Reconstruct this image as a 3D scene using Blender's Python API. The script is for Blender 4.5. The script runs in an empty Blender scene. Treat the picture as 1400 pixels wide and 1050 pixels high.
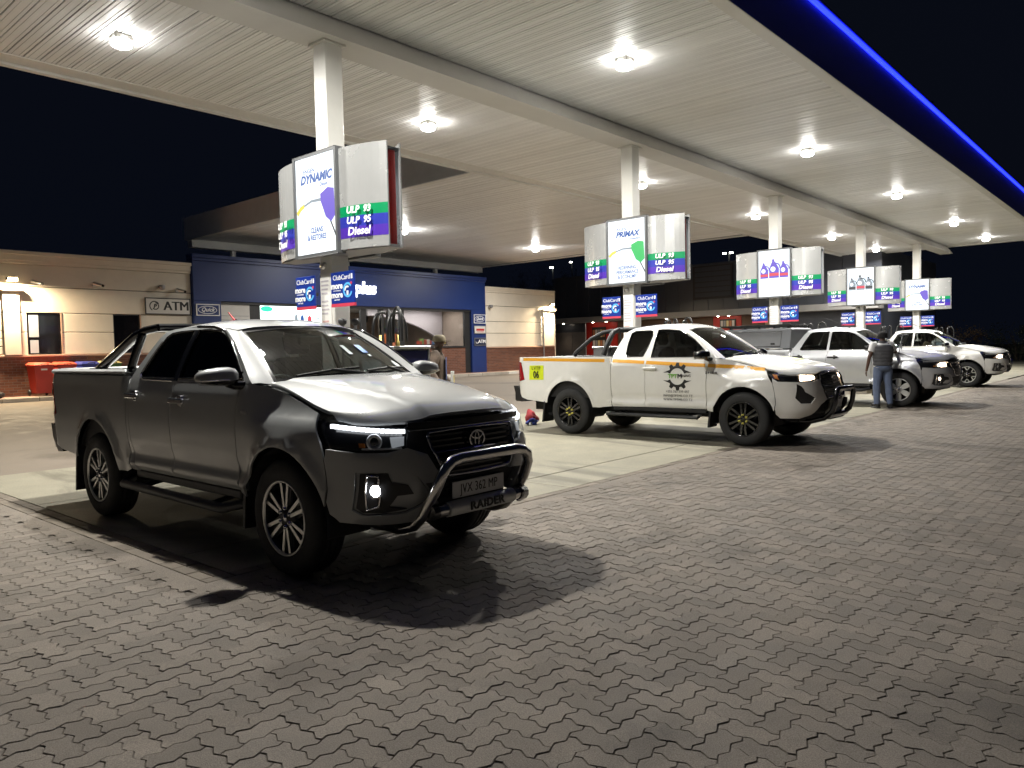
import bpy, bmesh, math, random
from mathutils import Vector, Matrix, Euler
from mathutils.geometry import delaunay_2d_cdt
random.seed(7)
PI = math.pi
sc = bpy.context.scene
COL = sc.collection
# ------------------------------------------------------------------ camera
CAM_H = 1.45
cam_d = bpy.data.cameras.new('camera'); cam = bpy.data.objects.new('camera', cam_d); COL.objects.link(cam)
cam_d.sensor_fit = 'HORIZONTAL'; cam_d.sensor_width = 36.0
cam_d.lens = 36.0 * 1041.0 / 1400.0
cam_d.clip_start = 0.05; cam_d.clip_end = 600.0
_r = Vector((0.661, -0.750, -0.022)).normalized()          # image right
_f = Vector((0.748, 0.662, -0.045)); _f = (_f - _r * _f.dot(_r)).normalized()
_u = _r.cross(_f)
cam.matrix_world = Matrix(((_r.x, _u.x, -_f.x, 0), (_r.y, _u.y, -_f.y, 0), (_r.z, _u.z, -_f.z, CAM_H), (0, 0, 0, 1)))
sc.camera = cam
# ------------------------------------------------------------------ night sky
world = bpy.data.worlds.new('World'); sc.world = world; world.use_nodes = True
_bg = world.node_tree.nodes['Background']
_sky = world.node_tree.nodes.new('ShaderNodeTexSky'); _sky.sky_type = 'NISHITA'; _sky.sun_disc = False
_sky.sun_elevation = math.radians(-5.0); _sky.sun_rotation = math.radians(200)
_mx = world.node_tree.nodes.new('ShaderNodeMixRGB'); _mx.blend_type = 'ADD'; _mx.inputs[0].default_value = 1
_mx.inputs[2].default_value = (0.030, 0.042, 0.085, 1)
world.node_tree.links.new(_sky.outputs[0], _mx.inputs[1]); world.node_tree.links.new(_mx.outputs[0], _bg.inputs[0])
_bg.inputs[1].default_value = 0.06
# ------------------------------------------------------------------ exposure
sc.view_settings.view_transform = 'Standard'; sc.view_settings.look = 'None'
sc.view_settings.gamma = 1.0; sc.view_settings.use_curve_mapping = False
sc.view_settings.exposure = 0.36
sc.render.engine = 'CYCLES'
sc.cycles.use_denoising = True
sc.cycles.max_bounces = 8; sc.cycles.diffuse_bounces = 4; sc.cycles.glossy_bounces = 4
sc.cycles.transmission_bounces = 4; sc.cycles.transparent_max_bounces = 12
sc.cycles.sample_clamp_indirect = 6.0; sc.cycles.caustics_reflective = False; sc.cycles.caustics_refractive = False

# ------------------------------------------------------------------ materials
MATS = {}
def M(name, col=(.5, .5, .5), rough=.5, metal=0., coat=0., spec=.5, var=0., vscale=3., bump=0., bscale=60., emit=None, es=0., rnd=0., stain=0., sscale=.5, sdir=(1, 1, 1), speck=0., spscale=220.):
    if name in MATS: return MATS[name]
    m = bpy.data.materials.new(name); m.use_nodes = True; MATS[name] = m
    nt = m.node_tree; b = nt.nodes['Principled BSDF']; L = nt.links.new
    c = (*col, 1)
    b.inputs['Base Color'].default_value = c; b.inputs['Roughness'].default_value = rough
    b.inputs['Metallic'].default_value = metal; b.inputs['Coat Weight'].default_value = coat
    b.inputs['Coat Roughness'].default_value = .04; b.inputs['Specular IOR Level'].default_value = spec
    if emit: b.inputs['Emission Color'].default_value = (*emit, 1); b.inputs['Emission Strength'].default_value = es
    geo = nt.nodes.new('ShaderNodeNewGeometry')
    fac = None
    if var:
        n = nt.nodes.new('ShaderNodeTexNoise'); n.inputs['Scale'].default_value = vscale; n.inputs['Detail'].default_value = 6
        n.inputs['Roughness'].default_value = .65
        L(geo.outputs['Position'], n.inputs['Vector'])
        mr = nt.nodes.new('ShaderNodeMapRange'); mr.inputs[1].default_value = .3; mr.inputs[2].default_value = .7
        mr.inputs[3].default_value = 1 - var; mr.inputs[4].default_value = 1 + var
        L(n.outputs[0], mr.inputs[0]); fac = mr.outputs[0]
        if rough > .12:
            m2 = nt.nodes.new('ShaderNodeMapRange'); m2.inputs[1].default_value = .3; m2.inputs[2].default_value = .7
            m2.inputs[3].default_value = max(.02, rough * (1 - var * .8)); m2.inputs[4].default_value = min(1, rough * (1 + var * .8))
            L(n.outputs[0], m2.inputs[0]); L(m2.outputs[0], b.inputs['Roughness'])
    if rnd:
        oi = nt.nodes.new('ShaderNodeObjectInfo'); ad = nt.nodes.new('ShaderNodeMath'); ad.operation = 'ADD'
        fr = nt.nodes.new('ShaderNodeMath'); fr.operation = 'FRACT'
        L(oi.outputs['Random'], ad.inputs[0]); L(geo.outputs['Random Per Island'], ad.inputs[1]); L(ad.outputs[0], fr.inputs[0])
        mr = nt.nodes.new('ShaderNodeMapRange'); mr.inputs[3].default_value = 1 - rnd; mr.inputs[4].default_value = 1 + rnd
        L(fr.outputs[0], mr.inputs[0])
        if fac:
            mu = nt.nodes.new('ShaderNodeMath'); mu.operation = 'MULTIPLY'; L(fac, mu.inputs[0]); L(mr.outputs[0], mu.inputs[1]); fac = mu.outputs[0]
        else: fac = mr.outputs[0]
    if speck:
        n = nt.nodes.new('ShaderNodeTexNoise'); n.inputs['Scale'].default_value = spscale; n.inputs['Detail'].default_value = 2; n.inputs['Roughness'].default_value = .7
        L(geo.outputs['Position'], n.inputs['Vector'])
        mr = nt.nodes.new('ShaderNodeMapRange'); mr.inputs[1].default_value = .32; mr.inputs[2].default_value = .68; mr.inputs[3].default_value = 1 - speck; mr.inputs[4].default_value = 1 + speck
        L(n.outputs[0], mr.inputs[0]); mu = nt.nodes.new('ShaderNodeMath'); mu.operation = 'MULTIPLY'; mu.inputs[0].default_value = 1
        if fac: L(fac, mu.inputs[0])
        L(mr.outputs[0], mu.inputs[1]); fac = mu.outputs[0]
    if stain:
        n = nt.nodes.new('ShaderNodeTexNoise'); n.inputs['Scale'].default_value = sscale; n.inputs['Detail'].default_value = 9; n.inputs['Roughness'].default_value = .62; n.inputs['Distortion'].default_value = .8
        sm_ = nt.nodes.new('ShaderNodeVectorMath'); sm_.operation = 'MULTIPLY'; sm_.inputs[1].default_value = sdir; L(geo.outputs['Position'], sm_.inputs[0]); L(sm_.outputs[0], n.inputs['Vector'])
        mr = nt.nodes.new('ShaderNodeMapRange'); mr.interpolation_type = 'SMOOTHSTEP'; mr.inputs[1].default_value = .50; mr.inputs[2].default_value = .66; mr.inputs[3].default_value = 1; mr.inputs[4].default_value = 1 - stain
        L(n.outputs[0], mr.inputs[0]); mu = nt.nodes.new('ShaderNodeMath'); mu.operation = 'MULTIPLY'; mu.inputs[0].default_value = 1
        if fac: L(fac, mu.inputs[0])
        L(mr.outputs[0], mu.inputs[1]); fac = mu.outputs[0]
    if fac:
        vm = nt.nodes.new('ShaderNodeVectorMath'); vm.operation = 'SCALE'; vm.inputs[0].default_value = col
        L(fac, vm.inputs['Scale']); L(vm.outputs[0], b.inputs['Base Color'])
    if bump:
        n = nt.nodes.new('ShaderNodeTexNoise'); n.inputs['Scale'].default_value = bscale; n.inputs['Detail'].default_value = 4
        L(geo.outputs['Position'], n.inputs['Vector'])
        bp = nt.nodes.new('ShaderNodeBump'); bp.inputs['Strength'].default_value = bump; bp.inputs['Distance'].default_value = .01
        L(n.outputs[0], bp.inputs['Height']); L(bp.outputs[0], b.inputs['Normal'])
    return m
def E(name, col, s):
    return M(name, (.02, .02, .02), .5, emit=col, es=s)
def glass_mat(name, tint, refl_rough=.02, ior=1.55):
    m = bpy.data.materials.new(name); m.use_nodes = True; nt = m.node_tree; nt.nodes.clear(); L = nt.links.new
    o = nt.nodes.new('ShaderNodeOutputMaterial'); t = nt.nodes.new('ShaderNodeBsdfTransparent'); g = nt.nodes.new('ShaderNodeBsdfGlossy')
    t.inputs[0].default_value = (*tint, 1); g.inputs['Roughness'].default_value = refl_rough
    f0 = ((ior - 1) / (ior + 1)) ** 2           # Schlick reflectance, the same on both faces of a pane
    w = nt.nodes.new('ShaderNodeLayerWeight'); w.inputs[0].default_value = .5
    pw = nt.nodes.new('ShaderNodeMath'); pw.operation = 'POWER'; pw.inputs[1].default_value = 5; L(w.outputs['Facing'], pw.inputs[0])
    f = nt.nodes.new('ShaderNodeMath'); f.operation = 'MULTIPLY_ADD'; f.inputs[1].default_value = 1 - f0; f.inputs[2].default_value = f0; L(pw.outputs[0], f.inputs[0])
    mx = nt.nodes.new('ShaderNodeMixShader'); L(f.outputs[0], mx.inputs[0]); L(t.outputs[0], mx.inputs[1]); L(g.outputs[0], mx.inputs[2])
    L(mx.outputs[0], o.inputs[0]); MATS[name] = m; return m

# ------------------------------------------------------------------ mesh helpers
def link(me, name, mat, parent=None, smooth=False):
    o = bpy.data.objects.new(name, me); COL.objects.link(o)
    if mat is not None:
        for k in (mat if isinstance(mat, (list, tuple)) else [mat]): me.materials.append(k)
    if smooth:
        for p in me.polygons: p.use_smooth = True
    if parent is not None: o.parent = parent
    return o
def thing(name, label, cat, loc=(0, 0, 0), rotz=0., group=None):
    o = bpy.data.objects.new(name, None); COL.objects.link(o); o.location = loc; o.rotation_euler = (0, 0, rotz)
    o['label'] = label; o['category'] = cat; o.empty_display_size = .3
    if group: o['group'] = group
    return o
def tag(o, label, cat, group=None):
    o['label'] = label; o['category'] = cat
    if group: o['group'] = group
    return o
def kind(o, k): o['kind'] = k; return o
def T(loc=(0, 0, 0), rot=(0, 0, 0), s=(1, 1, 1)):
    return Matrix.Translation(loc) @ Euler(rot).to_matrix().to_4x4() @ Matrix.Diagonal((*s, 1))
class MB:
    """collects boxes, tubes, lathes and prisms, then links them as ONE mesh object"""
    def __init__(s): s.v = []; s.f = []; s.sm = []; s.mi = []
    def add(s, vs, fs, smooth=False, mx=None, mi=0):
        o = len(s.v)
        if mx is not None: vs = [tuple(mx @ Vector(v)) for v in vs]
        s.v += [tuple(v) for v in vs]; s.f += [tuple(i + o for i in f) for f in fs]; s.sm += [smooth] * len(fs); s.mi += [mi] * len(fs); return s
    def box(s, x0, x1, y0, y1, z0, z1, b=0., mx=None, mi=0):
        if b <= 0:
            vs = [(x, y, z) for x in (x0, x1) for y in (y0, y1) for z in (z0, z1)]
            return s.add(vs, [(0, 1, 3, 2), (4, 6, 7, 5), (0, 4, 5, 1), (2, 3, 7, 6), (0, 2, 6, 4), (1, 5, 7, 3)], False, mx, mi)
        vs = []; fs = []
        X = (x0, x1); Y = (y0, y1); Z = (z0, z1)
        def c(i, j, k, a):
            p = [X[i], Y[j], Z[k]]; sg = (1 - 2 * i, 1 - 2 * j, 1 - 2 * k)
            for q in range(3):
                if q != a: p[q] += sg[q] * b
            return tuple(p)
        ix = {}
        for i in (0, 1):
            for j in (0, 1):
                for k in (0, 1):
                    for a in (0, 1, 2): ix[i, j, k, a] = len(vs); vs.append(c(i, j, k, a))
        for a in (0, 1, 2):
            for w in (0, 1):
                q = []
                for (m, n) in ((0, 0), (1, 0), (1, 1), (0, 1)):
                    idx = [0, 0, 0]; idx[a] = w; idx[(a + 1) % 3] = m; idx[(a + 2) % 3] = n; q.append(ix[(*idx, a)])
                fs.append(tuple(q if w else q[::-1]))
        for i in (0, 1):
            for j in (0, 1):
                for k in (0, 1): 
                    q = (ix[i, j, k, 0], ix[i, j, k, 1], ix[i, j, k, 2]); fs.append(q if (i + j + k) % 2 else q[::-1])
        for a in (0, 1, 2):
            b1, c1 = (a + 1) % 3, (a + 2) % 3
            for m in (0, 1):
                for n in (0, 1):
                    idx0 = [0, 0, 0]; idx0[b1] = m; idx0[c1] = n; idx1 = list(idx0); idx1[a] = 1
                    q = (ix[(*idx0, b1)], ix[(*idx1, b1)], ix[(*idx1, c1)], ix[(*idx0, c1)]); fs.append(q if (m + n) % 2 else q[::-1])
        return s.add(vs, fs, False, mx, mi)
    def tube(s, pts, r, n=10, cap=True, mx=None, smooth=True, mi=0):
        pts = [Vector(p) for p in pts]; vs = []; fs = []; rr = r if isinstance(r, (list, tuple)) else [r] * len(pts)
        t0 = (pts[1] - pts[0]).normalized(); a = t0.orthogonal().normalized()
        for i, p in enumerate(pts):
            t = (pts[min(i + 1, len(pts) - 1)] - pts[max(i - 1, 0)])
            if t.length < 1e-9: t = t0
            t.normalize(); a = a - t * a.dot(t)
            a = t.orthogonal().normalized() if a.length < 1e-6 else a.normalized()
            b = t.cross(a)
            for k in range(n):
                q = 2 * PI * k / n; vs.append(tuple(p + (a * math.cos(q) + b * math.sin(q)) * rr[i]))
        for i in range(len(pts) - 1):
            for k in range(n): fs.append((i * n + k, i * n + (k + 1) % n, (i + 1) * n + (k + 1) % n, (i + 1) * n + k))
        s.add(vs, fs, smooth, mx, mi)
        if cap:
            m = len(pts) - 1
            s.add(vs[:n], [tuple(range(n))[::-1]], False, mx, mi); s.add(vs[m * n:], [tuple(range(n))], False, mx, mi)
        return s
    def lathe(s, prof, n=32, mx=None, smooth=True, axis='y', mi=0):
        vs = []; fs = []
        for (r, h) in prof:
            for k in range(n):
                q = 2 * PI * k / n
                vs.append((r * math.cos(q), h, r * math.sin(q)) if axis == 'y' else (r * math.cos(q), r * math.sin(q), h))
        for i in range(len(prof) - 1):
            for k in range(n):
                f = (i * n + k, i * n + (k + 1) % n, (i + 1) * n + (k + 1) % n, (i + 1) * n + k); fs.append(f if axis == 'z' else f[::-1])
        return s.add(vs, fs, smooth, mx, mi)
    def prism(s, poly, h0, h1, mx=None, axis='z', mi=0, smooth=False):
        """poly: 2D outline (ccw) extruded h0..h1 along axis"""
        n = len(poly)
        def P(p, h): return (p[0], p[1], h) if axis == 'z' else ((h, p[0], p[1]) if axis == 'x' else (p[1], h, p[0]))
        vs = [P(p, h0) for p in poly] + [P(p, h1) for p in poly]
        s.add(vs, [tuple(range(n))[::-1], tuple(range(n, 2 * n))], False, mx, mi)
        return s.add(vs, [(i, (i + 1) % n, n + (i + 1) % n, n + i) for i in range(n)], smooth, mx, mi)
    def build(s, name, mat, parent=None, loc=None, rotz=None, fix=False):
        me = bpy.data.meshes.new(name); me.from_pydata(s.v, [], s.f)
        me.polygons.foreach_set('use_smooth', s.sm); me.polygons.foreach_set('material_index', s.mi)
        if fix:
            bm = bmesh.new(); bm.from_mesh(me); bmesh.ops.remove_doubles(bm, verts=bm.verts, dist=1e-5); bmesh.ops.recalc_face_normals(bm, faces=bm.faces); bm.to_mesh(me); bm.free()
        me.update()
        o = link(me, name, mat, parent)
        if loc is not None: o.location = loc
        if rotz is not None: o.rotation_euler.z = rotz
        return o
def bx(name, mat, x0, x1, y0, y1, z0, z1, parent=None, b=0.): return MB().box(x0, x1, y0, y1, z0, z1, b).build(name, mat, parent)
def copy_tree(o, parent=None, deep=True):
    c = o.copy(); COL.objects.link(c)
    if parent is not None: c.parent = parent
    for ch in list(o.children): copy_tree(ch, c)
    return c
TXT = {}
def text(s, size, mat, parent, loc, rot, align='CENTER', bold=0., shear=0., ext=.001, sx=1., name='lettering', spacing=1.):
    key = (s, size, mat.name, align, bold, shear, ext, spacing)
    if key not in TXT:
        c = bpy.data.curves.new('lettering', 'FONT'); c.body = s; c.size = size; c.align_x = align; c.align_y = 'CENTER'
        c.offset = bold; c.shear = shear; c.extrude = ext; c.resolution_u = 3; c.space_character = spacing
        tmp = bpy.data.objects.new('lettering', c); me = bpy.data.meshes.new_from_object(tmp); bpy.data.objects.remove(tmp); bpy.data.curves.remove(c)
        me.materials.clear(); me.materials.append(mat); TXT[key] = me
    o = bpy.data.objects.new(name, TXT[key]); COL.objects.link(o); o.parent = parent; o.location = loc; o.rotation_euler = rot; o.scale.x = sx
    return o
def circ(cx, cy, r, n=24, a0=0., a1=2 * PI, ry=None):
    full = abs(a1 - a0 - 2 * PI) < 1e-6; m = n if full else n + 1
    return [(cx + r * math.cos(a0 + (a1 - a0) * k / n), cy + (ry or r) * math.sin(a0 + (a1 - a0) * k / n)) for k in range(m)]
def ring_poly(cx, cy, r0, r1, a0=0., a1=2 * PI, n=32, ry0=None, ry1=None):
    o = circ(cx, cy, r1, n, a0, a1 - 1e-4 if abs(a1 - a0 - 2 * PI) < 1e-6 else a1, ry1); i = circ(cx, cy, r0, n, a0, a1 - 1e-4 if abs(a1 - a0 - 2 * PI) < 1e-6 else a1, ry0)
    return o + i[::-1]
def interp(xs, ys, x):
    if x <= xs[0]: return ys[0]
    if x >= xs[-1]: return ys[-1]
    for i in range(len(xs) - 1):
        if x <= xs[i + 1]:
            t = (x - xs[i]) / (xs[i + 1] - xs[i]); return ys[i] + (ys[i + 1] - ys[i]) * t
class Sp:
    """monotone-ish cubic (Catmull-Rom with finite-difference slopes) through (x, y) knots"""
    def __init__(s, xs, ys):
        s.x = list(xs); s.y = list(ys); n = len(xs); d = [(ys[i + 1] - ys[i]) / (xs[i + 1] - xs[i]) for i in range(n - 1)]
        s.m = [d[0]] + [0 if d[i - 1] * d[i] <= 0 else 2 * d[i - 1] * d[i] / (d[i - 1] + d[i]) for i in range(1, n - 1)] + [d[-1]]
    def __call__(s, x):
        X = s.x
        if x <= X[0]: return s.y[0] + s.m[0] * (x - X[0])
        if x >= X[-1]: return s.y[-1] + s.m[-1] * (x - X[-1])
        i = 0
        while x > X[i + 1]: i += 1
        h = X[i + 1] - X[i]; t = (x - X[i]) / h; t2 = t * t; t3 = t2 * t
        return s.y[i] * (2 * t3 - 3 * t2 + 1) + h * s.m[i] * (t3 - 2 * t2 + t) + s.y[i + 1] * (3 * t2 - 2 * t3) + h * s.m[i + 1] * (t3 - t2)
def sstep(a, b, x):
    t = max(0., min(1., (x - a) / (b - a))); return t * t * (3 - 2 * t)
def inpoly(p, poly):
    x, y = p; r = False; j = len(poly) - 1
    for i in range(len(poly)):
        xi, yi = poly[i]; xj, yj = poly[j]
        if (yi > y) != (yj > y) and x < (xj - xi) * (y - yi) / (yj - yi) + xi: r = not r
        j = i
    return r
def dense(poly, step):
    out = []; n = len(poly)
    for i in range(n):
        a = poly[i]; b = poly[(i + 1) % n]; L = math.hypot(b[0] - a[0], b[1] - a[1]); k = max(1, int(math.ceil(L / step)))
        for q in range(k): out.append((a[0] + (b[0] - a[0]) * q / k, a[1] + (b[1] - a[1]) * q / k))
    return out
def panel(name, mat, parent, outline, lift, holes=(), step=.06, thick=.018, flip=False, off=0.):
    """a sheet-metal panel: 2D outline with holes, triangulated, lifted by lift(u,v)->(x,y,z), exact normals, turned-in edges"""
    outs = [dense(outline, step)] + [dense(h, step) for h in holes]
    pts = []; edges = []
    for o in outs:
        b = len(pts); pts += o; edges += [(b + i, b + (i + 1) % len(o)) for i in range(len(o))]
    us = [p[0] for p in outs[0]]; vs = [p[1] for p in outs[0]]
    nb = len(pts); st2 = (step * .45) ** 2
    u = min(us) + step * .5
    bp = list(pts)
    while u < max(us):
        v = min(vs) + step * .5
        while v < max(vs):
            if inpoly((u, v), outs[0]) and not any(inpoly((u, v), h) for h in outs[1:]) and all((u - q[0]) ** 2 + (v - q[1]) ** 2 > st2 for q in bp): pts.append((u, v))
            v += step
        u += step
    r = delaunay_2d_cdt([Vector(p) for p in pts], edges, [], 0, 1e-6)
    V2 = [tuple(v) for v in r[0]]; F = []
    for f in r[2]:
        c = (sum(V2[i][0] for i in f) / len(f), sum(V2[i][1] for i in f) / len(f))
        if inpoly(c, outs[0]) and not any(inpoly(c, h) for h in outs[1:]): F.append(tuple(f))
    P = []; N = []; e = 1e-3; sg = -1 if flip else 1
    for (a, b) in V2:
        p = Vector(lift(a, b)); du = Vector(lift(a + e, b)) - Vector(lift(a - e, b)); dv = Vector(lift(a, b + e)) - Vector(lift(a, b - e))
        n = du.cross(dv) * sg
        n = n.normalized() if n.length > 1e-12 else Vector((0, 0, 1))
        P.append(p + n * off); N.append(n)
    FF = []
    for f in F:
        n = (P[f[1]] - P[f[0]]).cross(P[f[2]] - P[f[0]])
        FF.append(f if n.dot(N[f[0]] + N[f[1]] + N[f[2]]) >= 0 else f[::-1])
    cnt = {}
    for f in FF:
        for i in range(3):
            k = (f[i], f[(i + 1) % 3]); cnt[k] = 1
    be = [k for k in cnt if (k[1], k[0]) not in cnt]
    allv = [tuple(p) for p in P]; nor = [tuple(n) for n in N]; faces = list(FF)
    if thick:
        base = {}
        for (a, b) in be:
            t = (P[b] - P[a]).normalized()
            wn = t.cross((N[a] + N[b]) * .5).normalized()
            i0 = len(allv)
            for q in (a, b): allv.append(tuple(P[q])); nor.append(tuple((wn + N[q] * .6).normalized()))
            for q in (b, a): allv.append(tuple(P[q] - N[q] * thick)); nor.append(tuple(wn))
            faces.append((i0 + 1, i0, i0 + 3, i0 + 2))
    me = bpy.data.meshes.new(name); me.from_pydata(allv, [], faces)
    me.polygons.foreach_set('use_smooth', [True] * len(faces)); me.update()
    me.normals_split_custom_set_from_vertices([Vector(n) for n in nor])
    return link(me, name, mat, parent)
# ================================================================== materials used by the place
WHITE = M('white_paint', (.72, .71, .67), .38, var=.05, vscale=1.5)
SLAT = M('slat_white', (.86, .86, .85), .42, spec=.5, var=.04, vscale=.7, rnd=.05)
COLM = M('column_white', (.76, .75, .70), .45, var=.05, vscale=2)
BEAM = M('beam_grey', (.66, .65, .62), .45, var=.05, vscale=1)
FASC_BLUE = M('fascia_blue', (.018, .026, .17), .5)
FASC_GREY = M('fascia_grey', (.60, .63, .68), .5, var=.06)
LED_BLUE = E('led_blue', (.01, .02, 1.0), 4.5)
LAMP = E('lamp_white', (1., .975, .93), 60.); LAMP2 = E('lamp_white_link', (1., .975, .93), 260.)
WARM = E('lamp_warm', (1., .72, .38), 30.)
BLACK = M('black_plastic', (.012, .012, .013), .5, var=.1, vscale=9)
DARK = M('dark_metal', (.03, .031, .033), .45, var=.1, vscale=5)
FRAMEM = M('poster_frame_grey', (.13, .135, .14), .4, metal=.3); GREYM = M('grey_metal', (.30, .30, .31), .4, metal=.6, var=.06)
SILV = M('aluminium', (.62, .62, .61), .32, metal=.9, var=.05)
PANELM = M('sign_panel_silver', (.50, .505, .50), .27, metal=.45, coat=.4, var=.04, vscale=2)
RED = M('sign_red', (.45, .02, .02), .4)
GREEN = M('sign_green', (.0, .24, .085), .35); BLUE = M('sign_blue', (.025, .035, .33), .35); PURP = M('sign_purple', (.07, .025, .34), .35)
TW = M('letter_white', (.85, .85, .85), .4); TK = M('letter_black', (.012, .012, .012), .5)
LB = E('lightbox_white', (.90, .96, 1.), 1.25); LBP = E('lightbox_purple', (.13, .08, .55), 1.0); LBG = E('lightbox_green', (.02, .55, .12), .9)
LBB = E('lightbox_blue', (.01, .10, .42), .8); LBY = E('lightbox_yellow', (.85, .68, .08), .95); LBGY = E('lightbox_grey', (.28, .33, .38), .9); LBK = E('lightbox_black', (.02, .02, .03), .5)
LBR = E('lightbox_red', (.75, .06, .1), .9); LBSK = E('lightbox_sky', (.74, .88, 1.), 1.15); LBT = E('lightbox_teal', (.02, .75, .45), 1.1)
CC_BLUE = M('card_blue', (.008, .03, .24), .35); CC_RED = M('card_red', (.55, .05, .09), .4); CC_CY = M('card_cyan', (.10, .42, .80), .4)
PLASTER = M('plaster_cream', (.72, .66, .56), .8, var=.08, vscale=.8, bump=.15, bscale=40)
STOREB = M('facade_blue', (.006, .025, .135), .42, var=.05, vscale=.6)
def brick_mat():
    m = bpy.data.materials.new('face_brick'); m.use_nodes = True; nt = m.node_tree; b = nt.nodes['Principled BSDF']; L = nt.links.new
    g = nt.nodes.new('ShaderNodeNewGeometry'); sx = nt.nodes.new('ShaderNodeSeparateXYZ'); cx = nt.nodes.new('ShaderNodeCombineXYZ')
    ad = nt.nodes.new('ShaderNodeMath'); L(g.outputs['Position'], sx.inputs[0]); L(sx.outputs[0], ad.inputs[0]); L(sx.outputs[1], ad.inputs[1])
    L(ad.outputs[0], cx.inputs[0]); L(sx.outputs[2], cx.inputs[1])
    t = nt.nodes.new('ShaderNodeTexBrick'); L(cx.outputs[0], t.inputs['Vector']); t.inputs['Scale'].default_value = 1
    t.inputs['Brick Width'].default_value = .235; t.inputs['Row Height'].default_value = .085; t.inputs['Mortar Size'].default_value = .006
    t.inputs['Color1'].default_value = (.17, .065, .035, 1); t.inputs['Color2'].default_value = (.115, .04, .024, 1); t.inputs['Mortar'].default_value = (.16, .13, .11, 1)
    L(t.outputs[0], b.inputs['Base Color']); b.inputs['Roughness'].default_value = .85
    bp = nt.nodes.new('ShaderNodeBump'); bp.inputs['Strength'].default_value = .6; bp.inputs['Distance'].default_value = .008; bp.invert = True
    L(t.outputs[1], bp.inputs['Height']); L(bp.outputs[0], b.inputs['Normal']); MATS['face_brick'] = m; return m
BRICK = brick_mat()
PAVER = M('paver_concrete', (.192, .166, .138), .72, spec=.22, var=.18, vscale=2.2, bump=.6, bscale=260, rnd=.15, stain=.36, sscale=.5, speck=.28, spscale=170)
PAVER_EDGE = M('paver_edge', (.165, .140, .112), .74, spec=.22, var=.2, vscale=2, bump=.4, bscale=200, rnd=.14)
JOINT = M('joint_sand', (.115, .098, .080), .95, var=.3, vscale=8)
CONC = M('concrete', (.228, .212, .160), .7, spec=.3, var=.20, vscale=2.6, bump=.3, bscale=90, rnd=.08, stain=.45, sscale=.55, sdir=(1.5, .45, 1), speck=.16, spscale=60)
FORE = M('forecourt_paving', (.155, .130, .105), .7, spec=.3, var=.2, vscale=3, bump=.4, bscale=50, stain=.4, sscale=.25)
KERB = M('kerb_concrete', (.36, .32, .27), .8, var=.15, vscale=2); KERBW = M('kerb_white', (.65, .62, .56), .7, var=.15, vscale=6)
WALK = M('walkway_paving', (.25, .15, .115), .75, var=.2, vscale=2)
EARTH = M('ground_dark', (.05, .047, .042), .95, var=.3, vscale=.6)
GLASSD = glass_mat('window_glass', (.75, .78, .8))
# ================================================================== ground
SETG = MB(); SETG.add([(-150, -150, -.06), (250, -150, -.06), (250, 250, -.06), (-150, 250, -.06)], [(0, 1, 2, 3)])
kind(SETG.build('ground', EARTH), 'structure')
YB = 4.78; XB = 2.5; YC = 11.2
# ---- zigzag interlocking pavers in a 90 degree herringbone
pave = bpy.data.objects.new('pavement', None); COL.objects.link(pave); kind(pave, 'structure')
bed = MB(); bed.add([(-6, -4, -.0058), (60, -4, -.0058), (60, YB - .205, -.0058), (-6, YB - .205, -.0058)], [(0, 1, 2, 3)])
bed.add([(-6, YB - .205, -.012), (XB - .205, YB - .205, -.012), (XB - .205, 25.6, -.012), (-6, 25.6, -.012)], [(0, 1, 2, 3)])
bed.build('joint_bed', JOINT, pave)
W_ = .1005; AMP = .0115
def uedge(i, j, hor):
    if hor: return [((i) * W_, j * W_), ((i + .28) * W_, j * W_ + AMP), ((i + .72) * W_, j * W_ - AMP)]
    return [(i * W_, j * W_), (i * W_ - AMP, (j + .28) * W_), (i * W_ + AMP, (j + .72) * W_)]
def uedge_r(i, j, hor):   # reversed direction
    if hor: return [((i + 1) * W_, j * W_), ((i + .72) * W_, j * W_ - AMP), ((i + .28) * W_, j * W_ + AMP)]
    return [(i * W_, (j + 1) * W_), (i * W_ + AMP, (j + .72) * W_), (i * W_ - AMP, (j + .28) * W_)]
PA = uedge(0, 0, 1) + uedge(1, 0, 1) + uedge(2, 0, 0) + uedge_r(1, 1, 1) + uedge_r(0, 1, 1) + uedge_r(0, 0, 0)
PBv = uedge(0, 0, 1) + uedge(1, 0, 0) + uedge(1, 1, 0) + uedge_r(0, 2, 1) + uedge_r(0, 1, 0) + uedge_r(0, 0, 0)
def inset(poly, d):
    o = []; n = len(poly)
    for i in range(n):
        a = Vector(poly[i - 1]); b = Vector(poly[i]); c = Vector(poly[(i + 1) % n])
        n1 = Vector((-(b - a).y, (b - a).x)).normalized(); n2 = Vector((-(c - b).y, (c - b).x)).normalized()
        m = (n1 + n2); k = m.dot(n1); m = m / max(.3, k); o.append(tuple(b + m * d))
    return o
def paver_geo(poly, ch=True):
    a = inset(poly, .0007); b = inset(poly, .0036); cx = sum(p[0] for p in poly) / len(poly); cy = sum(p[1] for p in poly) / len(poly)
    n = len(a); v = [(p[0] - cx, p[1] - cy, -.0055) for p in a] + [(p[0] - cx, p[1] - cy, 0) for p in b]
    f = [tuple(range(n, 2 * n))] + [(i, (i + 1) % n, n + (i + 1) % n, n + i) for i in range(n)]
    return v, f, (cx, cy)
GA = paver_geo(PA); GB = paver_geo(PBv)
def visible_frac(x, y):
    dx, dy, dz = x, y, -CAM_H
    zc = dx * _f.x + dy * _f.y + dz * _f.z
    if zc < .5: return None
    px = (dx * _r.x + dy * _r.y + dz * _r.z) / zc * 1041; py = -(dx * _u.x + dy * _u.y + dz * _u.z) / zc * 1041
    return px, py, zc
spots = []
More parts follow.
